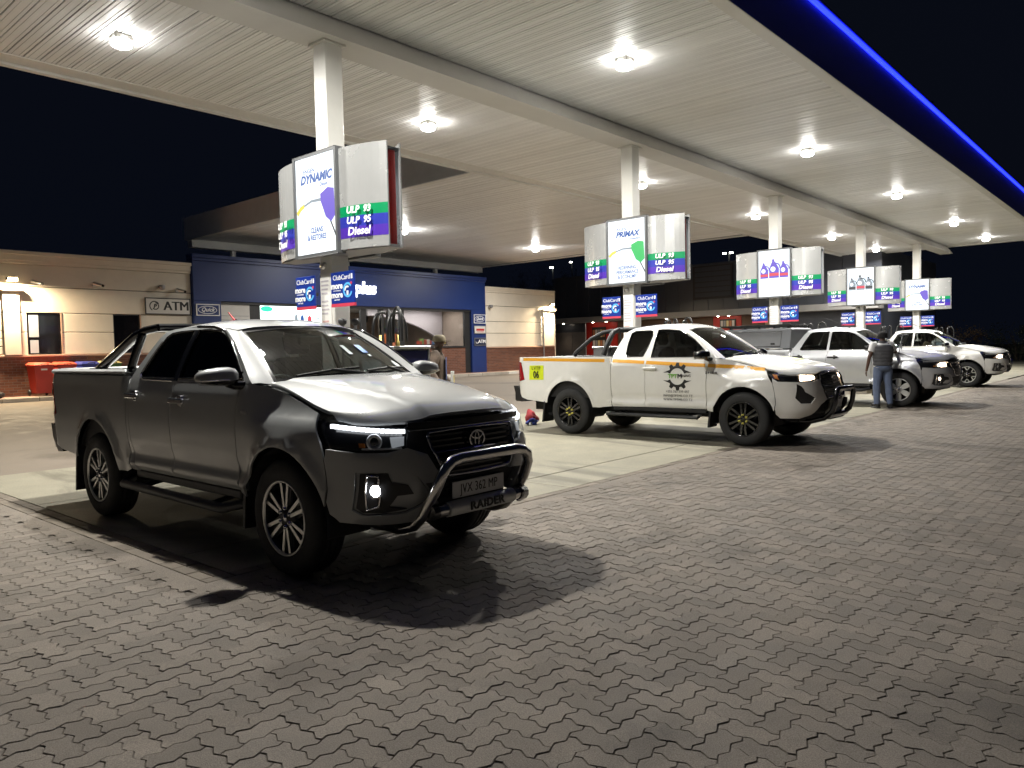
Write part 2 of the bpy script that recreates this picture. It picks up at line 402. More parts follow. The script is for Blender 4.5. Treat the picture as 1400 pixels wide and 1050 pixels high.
for i in range(int(-4.0 / W_), int(31 / W_)):
    for j in range(int(-2.8 / W_), int(15 / W_)):
        c = (i - j) % 4
        if c == 0: g = 0; x = (i + 1) * W_; y = (j + .5) * W_; hx, hy = W_, W_ / 2
        elif c == 3: g = 1; x = (i + .5) * W_; y = (j + 1) * W_; hx, hy = W_ / 2, W_
        else: continue
        if y + hy > YB - .20 and x + hx > XB - .20: continue
        q = visible_frac(x, y)
        if q is None or abs(q[0]) > 760 or abs(q[1]) > 600: 
            if not (x < 15 and y < 11): continue
            zc = 99
        else: zc = q[2]
        if zc > 24 and zc != 99: continue
        spots.append((zc, x, y, g))
spots.sort()
PM = []
for (v, f, c) in (GA, GB):
    me = bpy.data.meshes.new('paver'); me.from_pydata(v, [], f); me.materials.append(PAVER); PM.append(me)
rest = MB()
RP = random.Random(3)
for k, (zc, x, y, g) in enumerate(spots):
    dz = RP.gauss(0, .0013); tx = RP.gauss(0, .0045); ty = RP.gauss(0, .0045)
    if k < 300:
        o = bpy.data.objects.new('paver', PM[g]); COL.objects.link(o); o.parent = pave; o.location = (x, y, dz); o.rotation_euler = (tx, ty, 0)
    else:
        v, f, c = (GA, GB)[g]; b = len(rest.v)
        rest.v += [(x + a, y + bb, cz + dz + tx * bb - ty * a) for (a, bb, cz) in v]; rest.f += [tuple(i + b for i in q) for q in f]
rest.sm = [False] * len(rest.f); rest.mi = [0] * len(rest.f)
kind(rest.build('paver_field', PAVER, pave), 'stuff')
far = MB(); far.add([(19, -4, -.004), (60, -4, -.004), (60, -.3, -.004), (19, -.3, -.004)], [(0, 1, 2, 3)])
far.add([(31, -.3, -.004), (60, -.3, -.004), (60, YB - .205, -.004), (31, YB - .205, -.004)], [(0, 1, 2, 3)])
far.add([(-6, 15, -.004), (XB - .205, 15, -.004), (XB - .205, 25.6, -.004), (-6, 25.6, -.004)], [(0, 1, 2, 3)])
far.build('distant_paving', PAVER, pave)
# edge courses of rectangular pavers between the zigzag field and the concrete
edm = bpy.data.meshes.new('edge_paver'); _e = MB().box(-.0975, .0975, -.047, .047, -.03, 0, .004); edm.from_pydata(_e.v, [], _e.f); edm.materials.append(PAVER_EDGE)
for k in range(150):
    o = bpy.data.objects.new('edge_paver', edm); COL.objects.link(o); o.parent = pave
    o.location = (XB - .1 + .2 * k, YB - .05 - .1 * 0, RP.gauss(0, .0015)); o.rotation_euler = (RP.gauss(0, .006), 0, 0)
    if k < 90:
        o = bpy.data.objects.new('edge_paver', edm); COL.objects.link(o); o.parent = pave
        o.location = (XB - .05 - .1 * (k % 2), YB + .10 + .2 * (k // 2), RP.gauss(0, .0015)); o.rotation_euler = (0, RP.gauss(0, .006), PI / 2)
strip = MB().box(XB - .2, 60, YB - .34, YB - .098, -.04, -.0035); strip.box(XB - .34, XB - .2005, YB - .34, 25, -.04, -.0035); strip.build('edge_bedding', PAVER, pave)
# ---- concrete apron in slabs
apron = bpy.data.objects.new('concrete_apron', None); COL.objects.link(apron); kind(apron, 'structure')
xs = [XB, 6.3, 10.2, 14.4, 18.5, 22.6, 26.7, 30.8, 35, 40, 46, 52, 60]
ys = [YB, 5.48, 8.6, YC]
for a in range(len(xs) - 1):
    for b in range(len(ys) - 1):
        bx('concrete_slab', CONC, xs[a] + .005, xs[a + 1] - .005, ys[b] + .005, ys[b + 1] - .005, -.05, RP.gauss(0, .0012), apron, .004)
bx('joint_bed', JOINT, XB, 60, YB, YC, -.055, -.02, apron)
# ---- forecourt behind, rising gently to the kerb of the shop
fc = MB(); n = 12
for i in range(n):
    y0 = YC + (26.7 - YC) * i / n; y1 = YC + (26.7 - YC) * (i + 1) / n
    z0 = .17 * sstep(13, 26.7, y0) - .004; z1 = .17 * sstep(13, 26.7, y1) - .004
    fc.add([(XB, y0, z0), (75, y0, z0), (75, y1, z1), (XB, y1, z1)], [(0, 1, 2, 3)], True)
fc.add([(-30, 15, -.01), (XB, 15, -.01), (XB, 26.7, .166), (-30, 26.7, .166)], [(0, 1, 2, 3)])
kind(fc.build('forecourt', FORE), 'structure')
kb = bpy.data.objects.new('kerb', None); COL.objects.link(kb); kind(kb, 'structure')
for k in range(40):
    x = -2 + k * 1.0
    bx('kerb_stone', KERBW if k % 5 == 2 else KERB, x + .006, x + .994, 26.7, 26.86, -.05, .305 + RP.gauss(0, .003), kb, .015)
kind(bx('walkway', WALK, -10, 42, 26.86, 28.0, -.05, .30), 'structure')
# ================================================================== main canopy
ZS = 6.3; YN = 4.85; YF = 14.5; X0 = 0.6; X1 = 45.2; YBM0 = 9.0; YBM1 = 9.62; ZB = 5.9
can = thing('canopy', 'large white slatted forecourt canopy with blue lit fascia over the pumps', 'canopy', (0, 0, 0))
sw = .232
_s = MB()
def slat_mesh(L):
    # a pan with a raised centre, turned-up edges and a fine groove each side
    prof = [(-.109, .014), (-.109, .004), (-.103, 0), (-.060, 0), (-.056, .007), (-.050, .007), (-.046, 0), (.046, 0), (.050, .007), (.056, .007), (.060, 0), (.103, 0), (.109, .004), (.109, .014)]
    v = [(x, y, z) for y in (0, L) for (x, z) in prof]; n = len(prof)
    me = bpy.data.meshes.new('slat'); me.from_pydata(v, [], [(i, i + 1, n + i + 1, n + i) for i in range(n - 1)]); me.materials.append(SLAT); return me
SLN = slat_mesh(YBM0 + .28 - (YN + .22)); SLF = slat_mesh(YF - .5 - YBM1)
nsl = int((X1 - .25 - X0) / sw); cnt = 0; restm = MB()
for k in range(nsl):
    x = X0 + .12 + (k + .5) * sw
    for (me, y0) in ((SLN, YN + .22), (SLF, YBM1)):
        if 2.2 < x < 37.0 and cnt < 300:
            o = bpy.data.objects.new('slat', me); COL.objects.link(o); o.parent = can; o.location = (x, y0, ZS + RP.gauss(0, .0015)); o.rotation_euler.y = RP.gauss(0, .004); cnt += 1
        else:
            restm.add([(a + x, b + y0, c + ZS) for (a, b, c) in [tuple(q.co) for q in me.vertices]], [tuple(p.vertices) for p in me.polygons])
kind(restm.build('slat_field', SLAT, can), 'stuff')
bx('backing_sheet', BLACK, X0 + .1, X1 - .1, YN + .1, YF - .1, ZS + .022, ZS + .04, can)
bx('roof_sheet', FASC_GREY, X0, X1, YN + .02, YF - .02, ZS + .85, ZS + .9, can)
mb = MB(); mb.add([(X0, YBM0, ZB), (X1 - .4, YBM0, ZB), (X1 - .4, YBM1 - .04, ZB), (X0, YBM1 - .04, ZB), (X0, YBM0 + .32, ZS + .03), (X1 - .4, YBM0 + .32, ZS + .03), (X1 - .4, YBM1 + .02, ZS + .03), (X0, YBM1 + .02, ZS + .03)],
   [(0, 3, 2, 1), (4, 5, 6, 7), (0, 1, 5, 4), (2, 3, 7, 6), (0, 4, 7, 3), (1, 2, 6, 5)]); mb.build('beam', BEAM, can)
# trims: near edge trim, far edge double trim, end trims
bx('edge_trim', WHITE, X0, X1, YN, YN + .22, ZS - .03, ZS + .06, can, .008)
bx('edge_trim', WHITE, X0, X1, YF - .5, YF - .12, ZS - .015, ZS + .06, can, .006); bx('edge_trim', WHITE, X0, X1, YF - .12, YF, ZS - .06, ZS + .12, can, .008)
bx('edge_trim', WHITE, X1 - .2, X1, YN + .222, YF - .502, ZS - .03, ZS + .06, can, .006)
fn = MB(); fn.add([(X0, YN, ZS - .02), (X1, YN, ZS - .02), (X1, YN - .24, ZS + .72), (X0, YN - .24, ZS + .72), (X0, YN + .05, ZS + .02), (X1, YN + .05, ZS + .02), (X1, YN - .16, ZS + .74), (X0, YN - .16, ZS + .74)],
   [(0, 1, 2, 3), (4, 7, 6, 5), (3, 2, 6, 7), (0, 3, 7, 4), (1, 5, 6, 2), (0, 4, 5, 1)]); fn.build('blue_fascia', FASC_BLUE, can)
ledo = MB().tube([(X0, YN - .262, ZS + .70), (X1, YN - .262, ZS + .70)], .038, 8); ledo.build('led_strip', LED_BLUE, can)
bx('fascia_lip', FASC_BLUE, X0, X1, YN - .30, YN - .14, ZS + .745, ZS + .775, can)
bx('back_fascia', FASC_GREY, X0, X1, YF - .05, YF - .0, ZS + .122, ZS + .9, can)
bx('end_fascia', FASC_BLUE, X1 - .05, X1 + .01, YN + .02, YF - .06, ZS + .062, ZS + .9, can)
for k in range(5): MB().tube([(20.9 + k * 4.2, YN - .2, ZS + .75), (20.9 + k * 4.2, YN - .2, ZS + .95)], .02, 6).build('lightning_rod', DARK, can)
# recessed LED luminaires (each lamp carries its own light)
POW = 420.
def luminaire(x, y, z, power, lab, grp, col=(1., .975, .91), lens=None):
    t = thing('canopy_light', lab, 'light', (x, y, z), 0, grp)
    h = MB().box(-.125, .125, -.125, .125, -.085, -.004, .012); h.build('housing', WHITE, t)
    MB().lathe([(.10, -.0855), (.145, -.087), (.15, -.12), (.135, -.155), (.085, -.178), (0, -.186)][::-1], 24, axis='z').build('lens', lens or LAMP, t)
    d = bpy.data.lights.new('lamp_glow', 'AREA'); d.shape = 'DISK'; d.size = .19; d.energy = power; d.color = col; d.spread = math.radians(168)
    o = bpy.data.objects.new('lamp_glow', d); COL.objects.link(o); o.parent = t; o.location = (0, 0, -.192)
    return t
LX = [3.9, 11.1, 19.4, 27.3, 35.6, 42.3]
for k, x in enumerate(LX):
    luminaire(x, 7.12, ZS - .005, POW, 'square white light in the front ceiling row, ' + ('above the grey pickup', 'above the white extra cab pickup', 'above the silver pickup', 'above the rearmost white pickup', 'beyond the rearmost white pickup', 'nearest the far end of the canopy')[k], 'ceiling lights under the canopy')
for k, x in enumerate([4.94, 11.15, 19.6, 27.6, 35.8, 42.4]):
    luminaire(x, 12.05, ZS - .005, POW * .9, 'square white light in the rear ceiling row, ' + ('brightest one at the top left', 'right of the nearest price board', 'right of the second column', 'left of the third price board column', 'left of the fourth price board column', 'at the far end of the canopy')[k], 'ceiling lights under the canopy')
# ================================================================== link canopy to the shop
c2 = thing('link_canopy', 'white slatted link canopy with grey fascia running back to the blue shop', 'canopy', (0, 0, 0))
CX0, CX1, CY0, CY1 = 15.0, 32.6, YF + .01, 31.2
SL2 = slat_mesh(CY1 - .4 - CY0)
for k in range(int((CX1 - CX0 - .5) / sw)):
    o = bpy.data.objects.new('slat', SL2); COL.objects.link(o); o.parent = c2; o.location = (CX0 + .36 + k * sw, CY0, ZS + RP.gauss(0, .0015))
bx('edge_trim', WHITE, CX0, CX0 + .22, CY0, CY1, ZS - .03, ZS + .06, c2, .006); bx('edge_trim', WHITE, CX1 - .22, CX1, CY0, CY1, ZS - .03, ZS + .06, c2, .006)
bx('edge_beam', WHITE, CX0 + .1, CX1 - .1, CY1 - .4, CY1, ZS - .32, ZS + .08, c2, .006)
bx('side_fascia', FASC_GREY, CX0 - .03, CX0, CY0, CY1, ZS - .02, ZS + .9, c2); bx('side_fascia', FASC_GREY, CX1, CX1 + .03, CY0, CY1, ZS - .02, ZS + .9, c2)
bx('back_fascia', FASC_GREY, CX0, CX1, CY1, CY1 + .03, ZS + .08, ZS + .9, c2); bx('roof_sheet', FASC_GREY, CX0, CX1, CY0, CY1, ZS + .86, ZS + .9, c2); bx('backing_sheet', BLACK, CX0 + .1, CX1 - .1, CY0, CY1 - .1, ZS + .022, ZS + .04, c2)
for x in (17.0, 23.0, 28.9): bx('post', WHITE, x - .09, x + .09, CY1 - .3, CY1 - .12, 4.3, ZS - .321, c2)
luminaire(20.0, 23.2, ZS - .005, 330, 'square link canopy ceiling light beside the nearest price board', 'ceiling lights under the link canopy', lens=LAMP2)
luminaire(28.3, 23.3, ZS - .005, 330, 'square link canopy ceiling light nearest its right edge', 'ceiling lights under the link canopy', lens=LAMP2)
# ================================================================== columns, price boards, club boards, pumps
CXS = [6.70, 14.71, 22.76, 30.90, 39.06]; CYC = 9.33
ORD = ['nearest', 'second nearest', 'middle', 'second farthest', 'farthest']
BY = ['behind the grey pickup', 'behind the white extra cab pickup', 'behind the silver pickup', 'right of the silver pickup roof', 'behind the rearmost white pickup']
def quadmesh(name, pts, mat, parent):
    me = bpy.data.meshes.new(name); me.from_pydata(pts, [], [tuple(range(len(pts)))]); return link(me, name, mat, parent)
def yz(poly, x, name, mat, parent, th=.002):
    """flat print: a thin sheet standing in the plane x, facing -x; poly in (right, up) seen from -x (right = -y)"""
    m = MB(); m.prism([(-p[0], p[1]) for p in poly][::-1], x - th, x, axis='x'); return m.build(name, mat, parent)
RB = (PI / 2, 0, -PI / 2)      # text facing -x
def lightbox_print(kindn, lb):
    x = -.004
    if kindn in (0, 1):
        nm, sub, col, ncol = (('DYNAMIC', 'Diesel', LBB, LBP), ('PRIMAX', 'Unleaded', LBB, LBG))[kindn]
        text('ENGEN', .085, LBB, lb, (x, .14, .485), RB, bold=.001); text(nm, .165, col, lb, (x, -.02, .37), RB, bold=.008, shear=.25); text(sub, .075, LBB, lb, (x, -.2, .26), RB, bold=.001, shear=.2)
        for q, s in enumerate((('CLEANS', '& RESTORES'), ('REDEFINING', 'PERFORMANCE', '& ECONOMY'))[kindn]): text(s, .105, LBB, lb, (x, -.01, -.36 - q * .10), RB, sx=.78, bold=.0025)
        # filling nozzle print
        P = [(-.47, -.04), (-.36, .05), (-.1, .10), (.12, .09), (.14, .03), (-.1, .045), (-.33, .005), (-.44, -.09)]
        yz([(-.30, .02), (-.1, .075), (.13, .075), (.14, .03), (-.1, .04), (-.28, -.005)], x, 'nozzle_print', LBGY, lb)
        yz([(-.47, -.06), (-.38, .01), (-.28, .04), (-.27, -.015), (-.36, -.05), (-.44, -.12)], x - .001, 'nozzle_print', LBY, lb)
        yz([(.12, .13), (.3, .20), (.44, .17), (.46, -.2), (.36, -.28), (.24, -.2), (.13, .02)], x - .001, 'nozzle_print', ncol, lb)
        yz([(.33, -.26), (.37, -.28), (.47, -.46), (.46, -.50)], x - .002, 'nozzle_print', LBK, lb)
        yz([(-.46, -.02), (.44, -.14), (.44, -.3), (-.46, -.28)], x + .001, 'cloud_print', LBSK, lb)
    else:
        body, cap = ((LBP, LBR), (LBK, LBR))[kindn - 2]
        yz([(-.46, .28), (.46, .36), (.46, .1), (-.46, .05)], x + .001, 'cloud_print', LBSK, lb)
        for q, (cx, sc_) in enumerate(((-.30, .9), (0.0, 1.08), (.30, .92))):
            w = .14 * sc_; h = .26 * sc_; b = -.14
            yz([(cx - w, b), (cx + w, b), (cx + w, b + h), (cx + w * .2, b + h * 1.75), (cx - w * .4, b + h * 1.75), (cx - w, b + h)], x, 'oil_can_print', body if kindn == 2 else LBGY, lb)
            yz(ring_poly(cx + w * .35, b + h * 1.1, w * .72, w * .95, -.2, 2.2, 12), x - .001, 'oil_can_print', body, lb)
            yz(circ(cx - w * .2, b + h * .95, w * .5, 14), x - .002, 'oil_can_print', LB, lb)
            yz([(cx - w, b + h * .22), (cx + w, b + h * .22), (cx + w, b + h * .55), (cx - w, b + h * .55)], x - .0025, 'oil_can_print', cap if q == 1 or kindn == 2 else body, lb)
            yz([(cx - w * .4, b + h * 1.75), (cx + w * .1, b + h * 1.75), (cx + w * .1, b + h * 2.0), (cx - w * .4, b + h * 2.0)], x - .001, 'oil_can_print', body, lb)
        text('BEST INGREDIENTS', .06, LBGY, lb, (x, 0, -.27), RB); text("DON'T LEAVE TO LUBE", .05, LBGY, lb, (x, 0, -.35), RB)
def wing(sign, sgn, xf, back=False):
    """curved silver wing; sgn=+1 towards -y (right seen from the front)"""
    m = MB(); n = 8; fx = -1 if not back else 1
    ys = [.52 + (1.30 - .52) * k / n for k in range(n + 1)]
    xx = [fx * (xf - .02 - .20 * ((q - .52) / .78) ** 2) for q in ys]
    pr = [(x, -sgn * y) for x, y in zip(xx, ys)]
    v = []
    for (x, y) in pr: v += [(x, y, -.69), (x, y, .69), (x - fx * .02, y, .69), (x - fx * .02, y, -.69)]
    f = []
    for k in range(n):
        a = k * 4; b = a + 4
        for q in range(4): f.append((a + q, a + (q + 1) % 4, b + (q + 1) % 4, b + q))
    f += [(3, 2, 1, 0), (n * 4, n * 4 + 1, n * 4 + 2, n * 4 + 3)]
    o = MB().add(v, f, True)
    o = o.build('wing_panel', PANELM, sign, fix=True)
    for p in o.data.polygons: p.use_smooth = False
    # colour bands with the fuel names follow the curve
    for (z0, z1, mt) in ((-.255, -.115, GREEN), (-.40, -.255, BLUE), (-.545, -.40, PURP)):
        vv = [];
        for (x, y) in pr: vv += [(x + fx * .003, y, z0), (x + fx * .003, y, z1)]
        b = MB().add(vv, [(k * 2, k * 2 + 2, k * 2 + 3, k * 2 + 1) if (sgn * fx) < 0 else (k * 2, k * 2 + 1, k * 2 + 3, k * 2 + 2) for k in range(n)]); bb = b.build('colour_band', mt, o)
    if not back:
        a = math.atan2(xx[-1] - xx[0], .78)
        for (s, z, sz, bo) in (('ULP  93', -.187, .125, .004), ('ULP  95', -.328, .125, .004), ('Diesel', -.474, .15, .004)):
            text(s, sz, TW, o, (xx[n // 2 - 1] - .03, -sgn * (ys[n // 2] + .01), z), (PI / 2, 0, -PI / 2 + (sgn * a)), bold=bo, shear=.18)
    return o
def price_sign(k):
    x = CXS[k]
    t = thing('price_board', 'silver fuel price board with %s poster, on the %s column' % (('purple nozzle', 'green nozzle', 'purple cans', 'dark cans', 'purple nozzle')[k], ORD[k]), 'sign', (x, 9.23, 3.56), 0, 'price boards on the columns')
    XF = .34
    for back in (False, True):
        for s in (1, -1): wing(t, s, XF, back)
    fr = MB()
    for fx in (-1, 1):
        fr.box(fx * (XF - .09), fx * (XF + .03), -.52, -.475, -.73, .73, .006); fr.box(fx * (XF - .09), fx * (XF + .03), .475, .52, -.73, .73, .006)
        fr.box(fx * (XF - .09), fx * (XF + .028), -.4745, .4745, -.73, -.685, .004); fr.box(fx * (XF - .09), fx * (XF + .028), -.4745, .4745, .685, .73, .004)
    fr.build('poster_frame', FRAMEM, t)
    lb = bx('poster', LB, -.004, 0, -.474, .474, -.684, .684, t); lb.location = (-XF - .012, 0, 0); lb.data.transform(Matrix.Translation((.004, 0, 0)))
    lb2 = bx('poster', LB, XF - .02, XF + .01, -.474, .474, -.684, .684, t)
    lightbox_print((0, 1, 2, 3, 0)[k], lb)
    pl = [(-.30, -.5), (-.30, .5), (-.12, 1.28), (.12, 1.28), (.30, .5), (.30, -.5), (.12, -1.28), (-.12, -1.28)]
    MB().prism(pl[::-1], -.70, -.66).build('bottom_cap', GREYM, t); MB().prism(pl[::-1], .60, .63).build('top_cap', DARK, t)
    for s in (1, -1): bx('end_strip', RED, -.08, .08, s * 1.22 - .01, s * 1.22 + .01, -.655, .595, t)
    return t
def club_board(k, s):
    x = CXS[k]; y = 9.33 + (-.51 if s > 0 else .40)
    t = thing('club_card_board', 'small blue loyalty board on the %s side of the %s column' % ('camera' if s > 0 else 'shop', ORD[k]), 'sign', (x - .24, y, 2.36), 0, 'loyalty card boards on the columns')
    w = .27 if s > 0 else .24
    bx('board', CC_BLUE, 0, .025, -w, w, -.21, .23, t, .004); bx('base_stripe', CC_RED, -.003, .026, -w, w, -.255, -.2105, t)
    bx('bracket', DARK, .026, .20, -.04, .04, -.05, .0, t) ; 
    text('ClubCard', .10, TW, t, (-.003, .02, .15), RB); text('more', .12, TW, t, (-.003, .13, .035), RB, bold=.004); text('more', .12, TW, t, (-.003, .13, -.09), RB, bold=.004)
    text('cash back', .035, TW, t, (-.003, .13, -.155), RB); text('convenience', .035, TW, t, (-.003, .13, -.028), RB)
    yz(ring_poly(.12, -.03, .075, .105, .6, 6.0, 20), -.003, 'arrow_ring', CC_CY, t); yz(ring_poly(.11, -.03, .035, .06, .9, 3.3, 12), -.0035, 'arrow_ring', TW, t); yz([(.095, -.1), (.135, -.1), (.135, -.04), (.095, -.04)], -.003, 'key_print', TW, t)
    yz(circ(.2, .06, .022, 10), -.003, 'dot_print', CC_RED, t); yz([(.2, .12), (.235, .12), (.235, .19), (.2, .19)], -.003, 'card_print', TW, t)
def column(k):
    x = CXS[k]
    t = thing('column', 'square white canopy column carrying the %s price board' % ORD[k], 'column', (x, CYC, 0), 0, 'columns in a row under the canopy')
    bx('shaft', COLM, -.145, .145, -.145, .145, 0.1, ZB - .001, t, .006); bx('cap_plate', COLM, -.19, .19, -.19, .19, ZB - .03, ZB - .0015, t)
    bx('plinth', KERB, -.3, .3, -.3, .3, 0.13, .35, t, .02)
    n = bx('notice', M('notice_paper', (.72, .71, .68), .5), -.165, -.146, -.125, .125, 1.15, 2.62, t)
    lm = M('notice_print', (.45, .42, .46), .6); lr = M('notice_print_red', (.62, .38, .36), .6); rr = random.Random(k)
    for q in range(22):
        z = 2.50 - q * .058
        if q in (4, 9, 14, 18): continue
        m = MB().box(-.1675, -.165, .10 - rr.uniform(.13, .19), .10, z - .014, z + .010); m.build('print_line', lr if q > 9 and q % 3 else lm, n)
    c = MB().lathe([(0, .0), (.05, 0), (.055, .03), (.05, .10), (.0, .10)], 14, T((-.20, .03, 2.72), (0, 0, -PI / 2)), axis='y'); c.build('camera_housing', SILV, t)
    MB().lathe([(0, -.004), (.03, -.004), (.03, .0)], 12, T((-.20, .03, 2.72), (0, 0, PI / 2)), axis='y').build('camera_lens', BLACK, t)
def island(k):
    x = CXS[k]
    o = MB(); pts = [(x - .62, 7.0), (x - .4, 6.6), (x + .4, 6.6), (x + .62, 7.0), (x + .62, 11.4), (x + .4, 11.8), (x - .4, 11.8), (x - .62, 11.4)]
    o.prism(pts, -.02, .13); s = o.build('pump_island', KERB); tag(s, 'raised concrete pump island under the %s column' % ORD[k], 'kerb island', 'pump islands')
PUMPW = M('pump_white', (.62, .62, .60), .35, coat=.3, var=.04); PUMPB = M('pump_navy', (.010, .012, .07), .35, coat=.3); RUBB = M('hose_rubber', (.012, .012, .012), .38); BRASS = M('brass', (.55, .42, .14), .35, metal=.9)
def pump(k):
    x = CXS[k]
    t = thing('fuel_pump', 'fuel dispenser with navy end panels and looped black hoses beside the %s column' % ORD[k], 'fuel pump', (x + .12, 8.28, .13), 0, 'fuel pumps on the islands')
    bx('cabinet', PUMPW, -.30, .30, -.42, .42, 0, 1.36, t, .012); bx('plinth', BLACK, -.32, .32, -.5, .5, 0.0, .12, t)
    for s in (1, -1):
        e = bx('end_panel', PUMPB, -.29, .29, s * .445 - .024, s * .445 + .024, .14, 1.34, t, .008)
        bx('edge_strip', SILV, -.325, -.295, s * .445 - .03, s * .445 + .03, .12, 1.38, t, .004); bx('edge_strip', SILV, .295, .325, s * .445 - .03, s * .445 + .03, .12, 1.38, t, .004)
    bx('top_tray', SILV, -.33, .33, -.49, .49, 1.361, 1.40, t, .006)
    for s in (1, -1):
        d = bx('display', BLACK, s * .306 - .006, s * .306 + .006, -.28, .28, .95, 1.27, t); bx('screen', E('pump_screen', (.55, .7, .75), .5), s * .314 - .002, s * .314 + .002, -.2, .2, 1.08, 1.22, d)
        for q in (-.30, -.10, .10, .30):
            nz = MB().box(s * .31, s * .38, q - .045, q + .045, .5, .78, .01); nz.build('nozzle', (PUMPB, M('nozzle_green', (.0, .2, .05), .4))[q > 0], t)
    hz = [(-.34, .30, .46, -.26), (-.22, .16, .40, -.08), (.06, .18, .44, .1), (.26, .12, .43, .2), (.36, .13, .40, .28)]
    for q, (y, w, h, xo) in enumerate(hz):
        pts = []
        for i in range(21):
            a = PI * i / 20; pts.append((xo * .5 + (.20 * math.cos(a) if q % 2 else .05 * math.cos(a)), y + w * .5 * math.cos(a) * (1 if q % 2 == 0 else .5), 1.40 + .06 + h * math.sin(a) ** .55))
        MB().tube(pts, .021 if q != 2 else .024, 8).build('hose', RUBB, t)
    for q in (-.2, .0, .22):
        MB().lathe([(.03, 1.40), (.03, 1.47), (.018, 1.48), (.018, 1.56), (0, 1.565)], 10, T((0.1 * q, q, 0)), axis='z').build('swivel', BRASS, t)
    bx('mast', BLACK, -.03, .03, -.03, .03, 1.401, 1.78, t)
for k in range(5):
    column(k); price_sign(k); club_board(k, 1); club_board(k, -1); island(k); pump(k)
for q, (x, y) in enumerate(((6.60, 9.04), (6.78, 8.98))):
    t = thing('vent_post', 'short steel post with round cap beside the nearest column, %s one' % ('left' if q == 0 else 'right'), 'post', (x, y, .13), 0, 'capped posts by the nearest column')
    MB().tube([(0, 0, 0), (0, 0, 1.72)], .022, 10).build('shaft', GREYM, t); MB().lathe([(0, 1.72), (.03, 1.72), (.058, 1.75), (.062, 1.79), (.05, 1.815), (0, 1.82)], 16, axis='z').build('cap', DARK, t)
# ================================================================== the shop
YS = 28.0
SILLM = M('sill_pink', (.42, .27, .20), .7, var=.1, vscale=3); GAP = M('groove_dark', (.10, .09, .08), .9)
def banded_wall(t, x0, x1, zt, holes, piers):
    zb = [1.62, 2.36, 2.99, 3.83, 4.55]
    for a in range(4):
        z0, z1 = zb[a] + .012, zb[a + 1] - .012
        segs = [(x0, x1)]
        for (h0, h1, hz0, hz1) in holes:
            if hz0 < z1 - .02 and hz1 > z0 + .02:
                ns = []
                for s in segs:
                    if h1 <= s[0] or h0 >= s[1]: ns.append(s)
                    else: ns += [(s[0], h0), (h1, s[1])]
                segs = [s for s in ns if s[1] - s[0] > .02]
        for s in segs:
            bx('wall_panel', PLASTER, s[0], s[1], YS, YS + .12, z0, z1, t, .008)
    bx('backing_wall', GAP, x0, x1, YS + .10, YS + .13, 1.6, 4.6, t) if not holes else None
    if holes:
        xs_ = [x0] + [q for h in holes for q in (h[0], h[1])] + [x1]
        for q in range(0, len(xs_), 2): bx('backing_wall', GAP, xs_[q], xs_[q + 1], YS + .10, YS + .13, 1.6, 4.6, t)
        for h in holes: bx('backing_wall', GAP, h[0], h[1], YS + .10, YS + .13, h[3], 4.6, t)
    bx('brick_plinth', BRICK, x0, x1, YS - .05, YS + .13, .30, 1.56, t); bx('sill_course', SILLM, x0, x1, YS - .10, YS + .135, 1.561, 1.625, t, .008)
    for (z0, z1, d) in ((4.551, 4.64, .05), (4.641, 4.83, .09), (4.831, zt, .16)): bx('cornice', PLASTER, x0, x1 + (.0), YS - d, YS + .14, z0, z1, t, .01)
    bx('roof', FASC_GREY, x0, x1, YS + .14, YS + 11, 4.4, 4.5, t); bx('rear_wall', PLASTER, x0, x1, YS + 10.8, YS + 11, .0, zt, t)
    for (p0, p1) in piers:
        bx('pilaster', PLASTER, p0, p1, YS - .12, YS - .101, 1.63, 3.66, t, .01); bx('pilaster_cap', PLASTER, p0 - .1, p1 + .1, YS - .2, YS - .0, 3.665, 3.76, t, .01)
        for q in range(8): bx('quoin', PLASTER, p0 - .22, p0 - .03, YS - .06, YS - .001, 1.66 + q * .25, 1.88 + q * .25, t, .01)
    return t
lw = thing('shop_wing', 'cream plastered shop wing with brick plinth and two dark windows behind the bins', 'building', (0, 0, 0))
WH = [(8.14, 9.13, 1.62, 2.99), (10.79, 11.7, 1.62, 2.99)]
banded_wall(lw, -10, 13.6, 4.95, WH, [(7.46, 7.93)])
WINB = M('window_black', (.006, .006, .008), .06); POSTERM = M('poster_paper', (.30, .33, .38), .5)
for h in WH:
    w = bx('window', BLACK, h[0], h[1], YS + .05, YS + .09, h[2], h[3], lw); g = bx('pane', WINB, h[0] + .04, h[1] - .04, YS + .043, YS + .0495, h[2] + .04, h[3] - .04, w)
    bx('reveal', SILLM, h[1] - .0, h[1] + .035, YS - .012, YS + .09, h[2], h[3], w)
bx('poster', POSTERM, 8.2, 8.48, YS + .036, YS + .042, 2.2, 2.95, lw); bx('poster', POSTERM, 8.22, 8.46, YS + .036, YS + .042, 1.68, 2.1, lw)
rw = thing('shop_wing', 'cream plastered shop wing with brick plinth right of the blue facade', 'building', (0, 0, 0))
banded_wall(rw, 29.56, 35.55, 4.77, [], [(34.5, 35.45)])
bx('end_wall', PLASTER, 35.555, 35.7, YS, YS + 11, 0, 4.75, rw)
MB().tube([(34.42, YS - .14, .32), (34.42, YS - .14, 3.9)], .035, 8).build('downpipe', GREYM, rw)
fb = thing('shop_building', 'blue shop facade with glazed front and white lit lettering', 'building', (0, 0, 0))
bx('parapet', STOREB, 13.62, 29.54, YS - .16, YS + .2, 3.56, 5.05, fb, .01); bx('parapet_cap', STOREB, 13.60, 29.55, YS - .22, YS + .25, 5.051, 5.16, fb, .01); bx('parapet_cap', STOREB, 13.58, 29.555, YS - .27, YS + .25, 5.161, 5.30, fb, .01)
